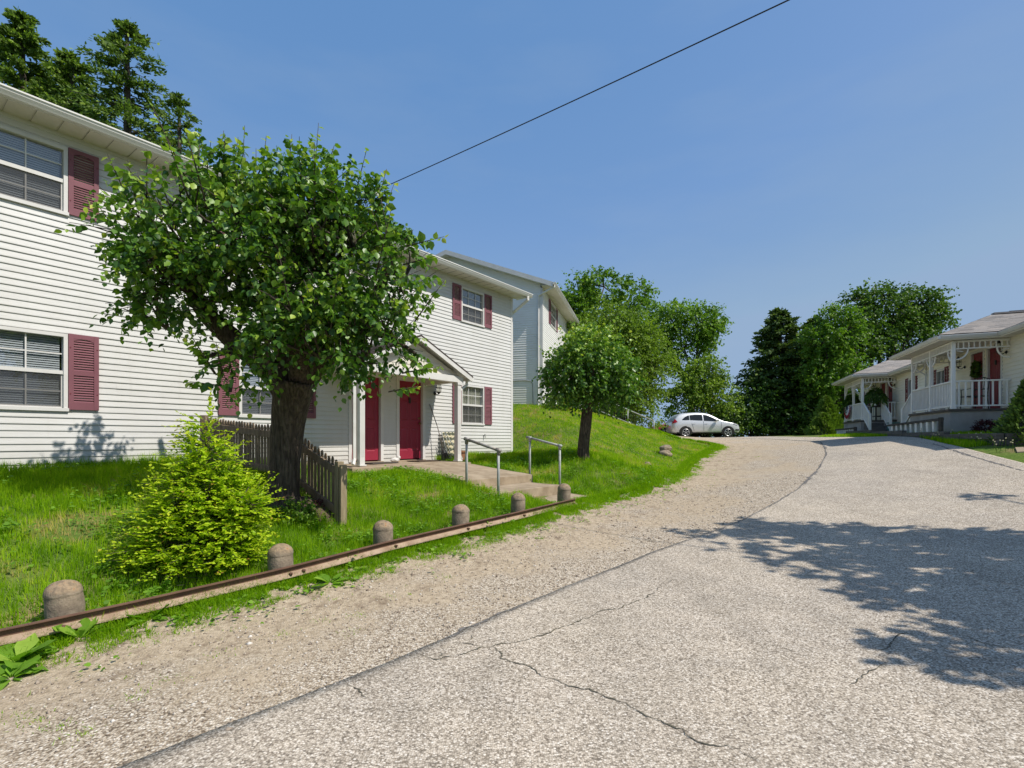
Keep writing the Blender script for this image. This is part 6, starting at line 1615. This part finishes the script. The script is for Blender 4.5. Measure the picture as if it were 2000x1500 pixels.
sb = in_lobes(60, lobes, .9); sd_ = unit(sb[1]*.7+[0, -.1, .55]+RNG.normal(size=(60, 3))*.3)
Pb, Db, Nb, Sb, tb2 = twig_leaves(sb[0], sd_, RNG.uniform(.3, .6, 60), 10, .11, .1, .3)
P, D, Nn, S = np.r_[P, Pb], np.r_[D, Db], np.r_[Nn, Nb], np.r_[S, Sb]
leaf_object('crown', P, D, Nn, S, np.clip(RNG.normal(size=len(P))*.17+.36+.30*np.clip(P[:, 2]-2.2, 0, 1), 0, 1), M['leaf_pear'], smt, T_LEAF, 1.1)

# --- background trees
def broadleaf(name, label, base, lobes_px, n, leaf, mat, trunk_r=.25, group=None, tint0=.42, fork=.35, bare=0, cat='tree', shell=.3, per=6, twl=.9, trunks=None):
    base = Vector((base[0], base[1], 0)); base.z = h1(base.x, base.y)-.1
    t = thing(name, label, cat, base, 0, group); lobes = []
    for px, py, rx, ry, Z, dy in lobes_px: c = U(px, py, Z)-base; lobes.append((c.x, c.y, c.z, rx*Z/1000*.95, dy, ry*Z/1000*.95))
    zc_ = np.mean([l[2] for l in lobes]); fk = Vector((0, 0, max(.4, zc_*fork)))
    mb = MB(); mb.tube(dens([(0, 0, -.3), (.05, 0, fk.z*.5), fk], 3), [trunk_r*(1.3-.5*i/6) for i in range(7)], 10)
    for l in lobes: mb.tube(branch_curve(fk, l[:3], .10, 6), [trunk_r*.62*(1-.13*i) for i in range(7)], 6); 
    for i in range(len(lobes)*7):
        l = lobes[i % len(lobes)]; d = Vector(rvec(1)[0]); e = Vector((l[0]+d.x*l[3]*.9, l[1]+d.y*l[4]*.9, l[2]+d.z*l[5]*.9))
        mb.tube(branch_curve(l[:3], e, .15, 4), [trunk_r*.16, trunk_r*.13, trunk_r*.1, trunk_r*.06, trunk_r*.03], 4, cap=False)
    mb.build('trunk', M['bark_far'], t, smooth=True)
    # clumps: every twig cluster sits in a smaller sub-clump, so gaps open between them
    m = max(10, n//(per*9)); C, cd, ck = in_lobes(m, lobes, shell); L = np.array(lobes)
    cr_ = (L[ck, 3:6].min(1)*RNG.uniform(.22, .46, m))
    j = RNG.integers(0, m, n//per); dd = rvec(len(j)); P0 = C[j]+dd*(RNG.random(len(j))**.5*cr_[j])[:, None]*np.array([1, 1, .7])
    dirs = unit(dd+cd[j]*.8+[0, 0, .15]+RNG.normal(size=dd.shape)*.3)
    P, D, Nn, S, t_ = twig_leaves(P0, dirs, RNG.uniform(.5, 1.1, len(j))*twl, per, leaf, .5)
    ct = RNG.normal(size=m)*.10
    leaf_object('crown', P, D, Nn, S, np.clip(tint0+np.repeat(ct[j], per)+RNG.normal(size=len(P))*.14, 0, 1), mat, t, T_LEAF, 1.15)
    return t
GB = 'trees beyond the crest of the lane'
broadleaf('background_tree', 'tall dense green tree rising directly behind the gable block roof', (8.3, 50), [(1130,575,42,45,50,2.5),(1180,560,45,38,50,2.5),(1225,590,45,45,50,2.5),(1150,640,55,50,50,2.5),(1225,650,50,50,50,2.5),(1262,580,22,28,50,1.5),(1120,600,30,40,49,1.5),(1190,700,60,60,50,2.5)], 17000, .30, M['leaf_mid'], .4, GB)
broadleaf('background_tree', 'open branched green tree with one limb reaching right into the sky', (16.1, 46), [(1305,620,45,38,46,1.8),(1360,635,48,38,46,1.8),(1395,625,20,25,46,1),(1335,680,55,35,46,1.6),(1300,700,35,40,46,1.5),(1390,655,25,20,46,1),(1280,650,30,45,47,1.5)], 10500, .27, M['leaf_mid'], .3, GB, .5, .45)
broadleaf('background_tree', 'lighter loose leaved tree directly above the silver suv roof', (15.9, 42), [(1370,745,45,38,42,1.6),(1335,780,38,40,42,1.5),(1400,780,35,40,42,1.5),(1390,720,28,28,42,1.2),(1425,815,30,25,42,1.2)], 9500, .24, M['leaf_olive'], .2, GB, .45, .35)
broadleaf('dogwood_tree', 'broad layered olive green tree between the small lawn tree and the tall trees', (6.2, 30.5), [(1200,630,55,40,30.5,1.5),(1150,660,50,35,30,1.3),(1245,660,45,40,30.5,1.5),(1210,700,60,40,30,1.5),(1275,720,38,40,30,1.3),(1258,775,32,34,30,1.2),(1230,760,45,45,30,1.3),(1205,815,24,24,29.5,.7),(1110,650,28,18,29,.8),(1225,825,60,22,30,1.0),(1180,700,60,60,30.5,1.2),(1240,700,50,60,31,1.2),(1180,770,60,40,30.5,1.2)], 27000, .175, M['leaf_olive'], .2, None, .40, .3)
broadleaf('background_tree', 'dark dense tree with two rounded heads above the farther small house', (31.5, 44), [(1690,600,45,42,44,2.0),(1745,610,40,45,44,2.0),(1800,605,42,42,44,2.0),(1830,620,22,40,44,1.2),(1700,660,55,50,44,2.2),(1770,670,60,50,44,2.2),(1800,590,25,28,44,1.2),(1660,690,40,60,43,1.8),(1720,580,28,18,44,1.2)], 19000, .26, M['leaf_dark'], .35, GB, .5)
broadleaf('background_tree', 'leafy green tree between the dark conifer and the two headed tree', (25.8, 41), [(1625,620,28,25,41,1.2),(1610,670,35,40,41,1.5),(1640,720,40,50,41,1.6),(1600,740,32,50,41,1.5),(1660,640,25,35,41,1.2)], 10500, .25, M['leaf_mid'], .25, GB, .40)
broadleaf('understory_thicket', 'dark low leafy thicket behind the parked silver suv', (20, 43), [(1470,800,55,45,43,2),(1530,790,55,55,43,2),(1590,800,45,50,43,2),(1420,825,40,25,42,1.5),(1640,800,40,50,42,2),(1385,830,50,20,44,1.5),(1690,790,50,60,41,1.5),(1450,838,55,18,42,1.2),(1550,840,70,16,42,1.2),(1500,815,60,30,44,1.5)], 17000, .24, M['leaf_dark'], .12, None, .30, .15, cat='thicket')

def conifer(name, label, base, apex, rmax, nb, mat, group=None, spray=.34, droop=.25, rag=.35, per=26, low=.02, tint0=.42, prof=.75, up=.15, bare=.0, cat='tree'):
    base = Vector((base[0], base[1], 0)); base.z = h1(base.x, base.y)-.1; apex = Vector(apex); Ht = apex.z-base.z
    t = thing(name, label, cat, base, 0, group); lean = (apex-base)
    mb = MB(); tp = [lean*(i/8) for i in range(9)]; mb.tube(tp, [.022*Ht*(1-.11*i)+.01 for i in range(9)], 8)
    Ps, Ds = [], []; 
    for i in range(nb):
        h = low+(1-low)*(random.random()**.85); th = random.random()*6.283
        L = rmax*max(.05, (1-h)**prof)*random.uniform(1-rag, 1+rag*.5)+.15
        d = Vector((math.cos(th), math.sin(th), up+random.uniform(-.15, .25))).normalized(); o = lean*h
        m = 7; pts = [o+d*L*(k/m)+Vector((0, 0, -droop*L*(k/m)**2+.22*droop*L*(k/m)**4)) for k in range(m+1)]
        mb.tube(pts, [max(.008, .012*L*(1-k/(m+1))) for k in range(m+1)], 4, cap=False)
        n = int(per*(.4+L/rmax))
        if random.random() < bare: n = n//6
        k = RNG.uniform(.25, 1.0, n); p = np.array([[*pts[min(m, int(x*m))].lerp(pts[min(m, int(x*m)+1)], x*m-int(x*m))] for x in k])
        p += RNG.normal(size=p.shape)*(.05+.13*L*.35)*np.array([1, 1, .5]); Ps.append(p)
        dd = np.array(d)+RNG.normal(size=p.shape)*.55+np.array([0, 0, -.12]); Ds.append(dd)
    Ps.append(np.array([list(lean*(1-.06*x)) for x in RNG.random(40)])+RNG.normal(size=(40, 3))*.06); Ds.append(np.array([[0, 0, 1.0]]*40)+RNG.normal(size=(40, 3))*.4)
    mb.build('trunk', M['bark_far'], t, smooth=True)
    P = np.concatenate(Ps); D = np.concatenate(Ds); n = len(P)
    leaf_object('crown', P, D, rvec(n)+[0, 0, .8], RNG.uniform(.6, 1.25, n)*spray, np.clip(RNG.normal(size=n)*.2+tint0, 0, 1), mat, t, T_SPRAY, 1.2)
    return t
conifer('conifer_tree', 'broad dark cedar with pointed top at the upper left corner behind the roof', (-22.5, 24), U(42, 28, 24), 4.4, 270, M['needle'], 'cedars behind the near block', .185, .3, .55, 210, .25, .52, .62)
conifer('conifer_tree', 'ragged cedar with bare twigs on its right side rising behind the near roof', (-17.2, 23), U(248, 40, 23), 4.2, 210, M['needle'], 'cedars behind the near block', .17, .42, .85, 175, .25, .46, .55, .22, .25)
conifer('conifer_tree', 'lower cedar joining the pointed and the ragged cedars behind the roof', (-20.6, 24.5), U(140, 112, 24.5), 3.8, 260, M['needle'], 'cedars behind the near block', .185, .3, .55, 200, .3, .54, .5)
conifer('conifer_tree', 'thin half bare cedar at the right end of the cedars behind the roof', (-14.9, 23), U(350, 195, 23), 2.6, 130, M['needle'], 'cedars behind the near block', .17, .4, .7, 120, .3, .40, .5, .25, .55)
conifer('conifer_tree', 'tall dark juniper with ragged spire standing right of the silver suv', (23.6, 45), U(1525, 606, 45), 4.6, 300, M['needle_dark'], GB, .34, .22, .4, 100, .02, .42, .62, .2)
conifer('conifer_tree', 'narrower dark juniper spire beside the leafy green tree', (26.9, 45), U(1594, 622, 45), 3.2, 190, M['needle_dark'], GB, .34, .22, .4, 90, .02, .45, .6, .2)

broadleaf('understory_thicket', 'green leafy thicket behind the steel stair railing on the slope', (9, 36), [(1170,790,55,40,36,1.5),(1205,800,38,36,36,1.4),(1120,770,50,40,36,1.5)], 9000, .2, M['leaf_mid'], .1, None, .38, .15, cat='thicket')

# --- shrubs on the right
def cone_shrub(name, label, base, hgt, r, n, mat, size, group=None, tip=.12, sharp=.72):
    t = thing(name, label, 'shrub', base, 0, group)
    h = RNG.random(n)**.8; th = RNG.random(n)*6.283; bump_ = 1+.13*np.sin(th*5+h*9)+.1*RNG.normal(size=n)
    rad = r*np.minimum(1, (1-h)**sharp+tip*(1-h))*bump_*RNG.uniform(.72, 1.03, n)
    P = np.stack([np.cos(th)*rad, np.sin(th)*rad, h*hgt], 1); out = np.stack([np.cos(th), np.sin(th), .9+0*th], 1)
    leaf_object('foliage', P, out+RNG.normal(size=P.shape)*.3, np.stack([-np.sin(th), np.cos(th), 0*th], 1)+RNG.normal(size=P.shape)*.7, RNG.uniform(.6, 1.2, n)*size, np.clip(RNG.normal(size=n)*.2+.45, 0, 1), mat, t, T_SPRAY, 1.3)
    MB().tube([(0, 0, -.1), (0, 0, hgt*.8)], [r*.5, r*.1], 8).build('trunk', M['wood_dark'], t)
x, y = 12.3, 12.1; cone_shrub('arborvitae', 'dark green cone shaped shrub cut off by the right edge of the view', (x, y, h1(x, y)-.05), 1.7, .66, 6500, M['needle'], .10, None, .05, .95)
x, y = 20.9, 34.0; cone_shrub('arborvitae', 'bright green rounded cone shrub at the far end of the bunting porch', (x, y, h1(x, y)), 2.6, .95, 5500, M['leaf_arbor'], .17)
x, y = 20.3, 33.4; cone_shrub('arborvitae', 'low bright green shrub in front of the rounded cone shrub', (x, y, h1(x, y)), 1.45, .9, 3000, M['leaf_arbor'], .16)
p = onC(.62, .62, 0); p.z = 1.72; low_bush('barberry_bush', p, .30, 330, 'dark red barberry bush beside the grey porch skirt', M['leaf_red'], .05, T_LEAF, 1.1, 'bush')
x, y = 1.9, 21.6; low_bush('foundation_shrub', (x, y, h1(x, y)), .5, 260, 'low green shrub at the base of the gable block behind the small tree', M['leaf_mid'], .09, T_LEAF, 1.0, 'shrub')

# --- tall shade tree outside the frame on the right; its crown throws the shadow on the lane
base = Vector((10.6, 3.0, 0)); base.z = h1(10.6, 3.0)-.1
sh_t = thing('shade_tree', 'tall broad tree beyond the right edge throwing its shade over the lane', 'tree', base)
TG = [(1480,1030,.65,6.3),(1400,1045,.35,6.5),(1340,1043,.22,6.6),(1560,1050,.7,5.8),(1650,1045,.8,5.6),(1700,1090,.75,5.3),(1560,1095,.45,6.4),(1800,1055,.75,5.4),(1900,1060,.8,5.6),(1960,1090,.9,5.6),(1850,1120,.8,5.2),(1760,1150,.5,5.2),(1700,1175,.30,5.4),(1900,1180,.65,5.0),(1980,1180,.7,5.0),(1960,1240,.45,4.6),(1830,1185,.45,5.0),(1770,1265,.28,4.9),(1850,1280,.32,4.7),(1940,1300,.33,4.6),(1990,1340,.3,4.5),(2050,1150,.9,5.2),(2150,1250,.9,5.0),(2100,1080,.9,5.6),(1440,1072,.25,6.6),(1925,972,.22,6.2),(1620,1120,.3,5.8)]
lobes = []
for px, py, r, hgt in TG:
    g = hit(px, py); c = g+Vector((.745, -.332, 1.0))*hgt
    while c.x/max(c.y, .3) < 1.12 and c.y > .2: hgt += .3; c = g+Vector((.745, -.332, 1.0))*hgt
    c = c-base; lobes.append((c.x, c.y, c.z, r*.72, r*.72, r*.42))
n = 1150; P0, d0, kq = in_lobes(n, lobes, .05); dirs = unit(d0+RNG.normal(size=d0.shape)*.5)
P, D, Nn, S, t_ = twig_leaves(P0, dirs, RNG.uniform(.15, .4, n), 7, .17, .5)
leaf_object('crown', P, D, Nn, S, np.clip(RNG.normal(size=len(P))*.17+.42, 0, 1), M['leaf_mid'], sh_t, T_LEAF, 1.15)
mb = MB(); mb.tube(dens([(0, 0, -.3), (0, .1, 1.5), (-.2, .3, 3.2)], 3), [.42-.03*i for i in range(7)], 12)
for l in lobes: mb.tube(branch_curve((-.2, .3, 3.1), l[:3], .08, 6), [.12, .09, .07, .05, .035, .025, .012], 5, cap=False)
mb.build('trunk', M['bark_far'], sh_t, smooth=True)

# ------------------------------------------------------------------ sky, sun, camera
SUN = Vector((.745, -.332, 1.0)).normalized()      # towards the sun
el = math.asin(SUN.z); az = math.atan2(SUN.x, SUN.y)
w = bpy.data.worlds.new('World'); SC.world = w; w.use_nodes = True
nt = w.node_tree; nt.nodes.clear()
sky = nt.nodes.new('ShaderNodeTexSky'); sky.sky_type = 'NISHITA'; sky.sun_disc = False
sky.sun_elevation = el; sky.sun_rotation = az; sky.altitude = 200; sky.air_density = 1.0; sky.dust_density = 1.0; sky.ozone_density = 3.0
bg = nt.nodes.new('ShaderNodeBackground'); bg.inputs[1].default_value = .15
wo = nt.nodes.new('ShaderNodeOutputWorld')
hs = nt.nodes.new('ShaderNodeHueSaturation'); hs.inputs['Saturation'].default_value = 1.15
nt.links.new(sky.outputs[0], hs.inputs['Color'])
hz1 = mixc(nt, 1.0, hs.outputs[0], (.72, .405, .27), 'MULTIPLY')      # a hazy summer sky: flatter from zenith to horizon
tcw = nt.nodes.new('ShaderNodeTexCoord'); mpw = nt.nodes.new('ShaderNodeMapping'); mpw.inputs['Scale'].default_value = (1.5, 1.5, 6.0); nt.links.new(tcw.outputs['Generated'], mpw.inputs[0])
wisp = ramp(nt, noise_tex(nt, mpw.outputs[0], 1.6, 6, .55), [(.45, (0, 0, 0)), (.8, (.16, .16, .16))])     # thin high haze
nt.links.new(mixc(nt, wisp, mixc(nt, 1.0, mixc(nt, 1.0, hz1, (1.17, 1.17, 1.0), 'DARKEN'), (.21, .80, 1.86), 'ADD'), (1.9, 2.3, 2.7)), bg.inputs[0]); nt.links.new(bg.outputs[0], wo.inputs[0])
ld = bpy.data.lights.new('sun', 'SUN'); ld.energy = 3.45; ld.angle = R(.5); ld.color = (1.0, .94, .85)
lo = link(bpy.data.objects.new('sun', ld)); lo.rotation_euler = (-SUN).to_track_quat('-Z', 'Y').to_euler(); lo.location = (20, -10, 30)
cd_ = bpy.data.cameras.new('camera'); cam = link(bpy.data.objects.new('camera', cd_))
cd_.sensor_width = 36; cd_.lens = 18; cd_.shift_y = .054; cd_.clip_end = 3000; cd_.clip_start = .05
cam.location = (0, 0, EYE); cam.rotation_euler = (R(90), 0, 0)
SC.camera = cam
SC.view_settings.view_transform = 'Standard'; SC.view_settings.look = 'None'; SC.view_settings.exposure = 0.55; SC.view_settings.gamma = 1.0
SC.cycles.max_bounces = 8; SC.cycles.transparent_max_bounces = 12; SC.cycles.caustics_reflective = False; SC.cycles.caustics_refractive = False
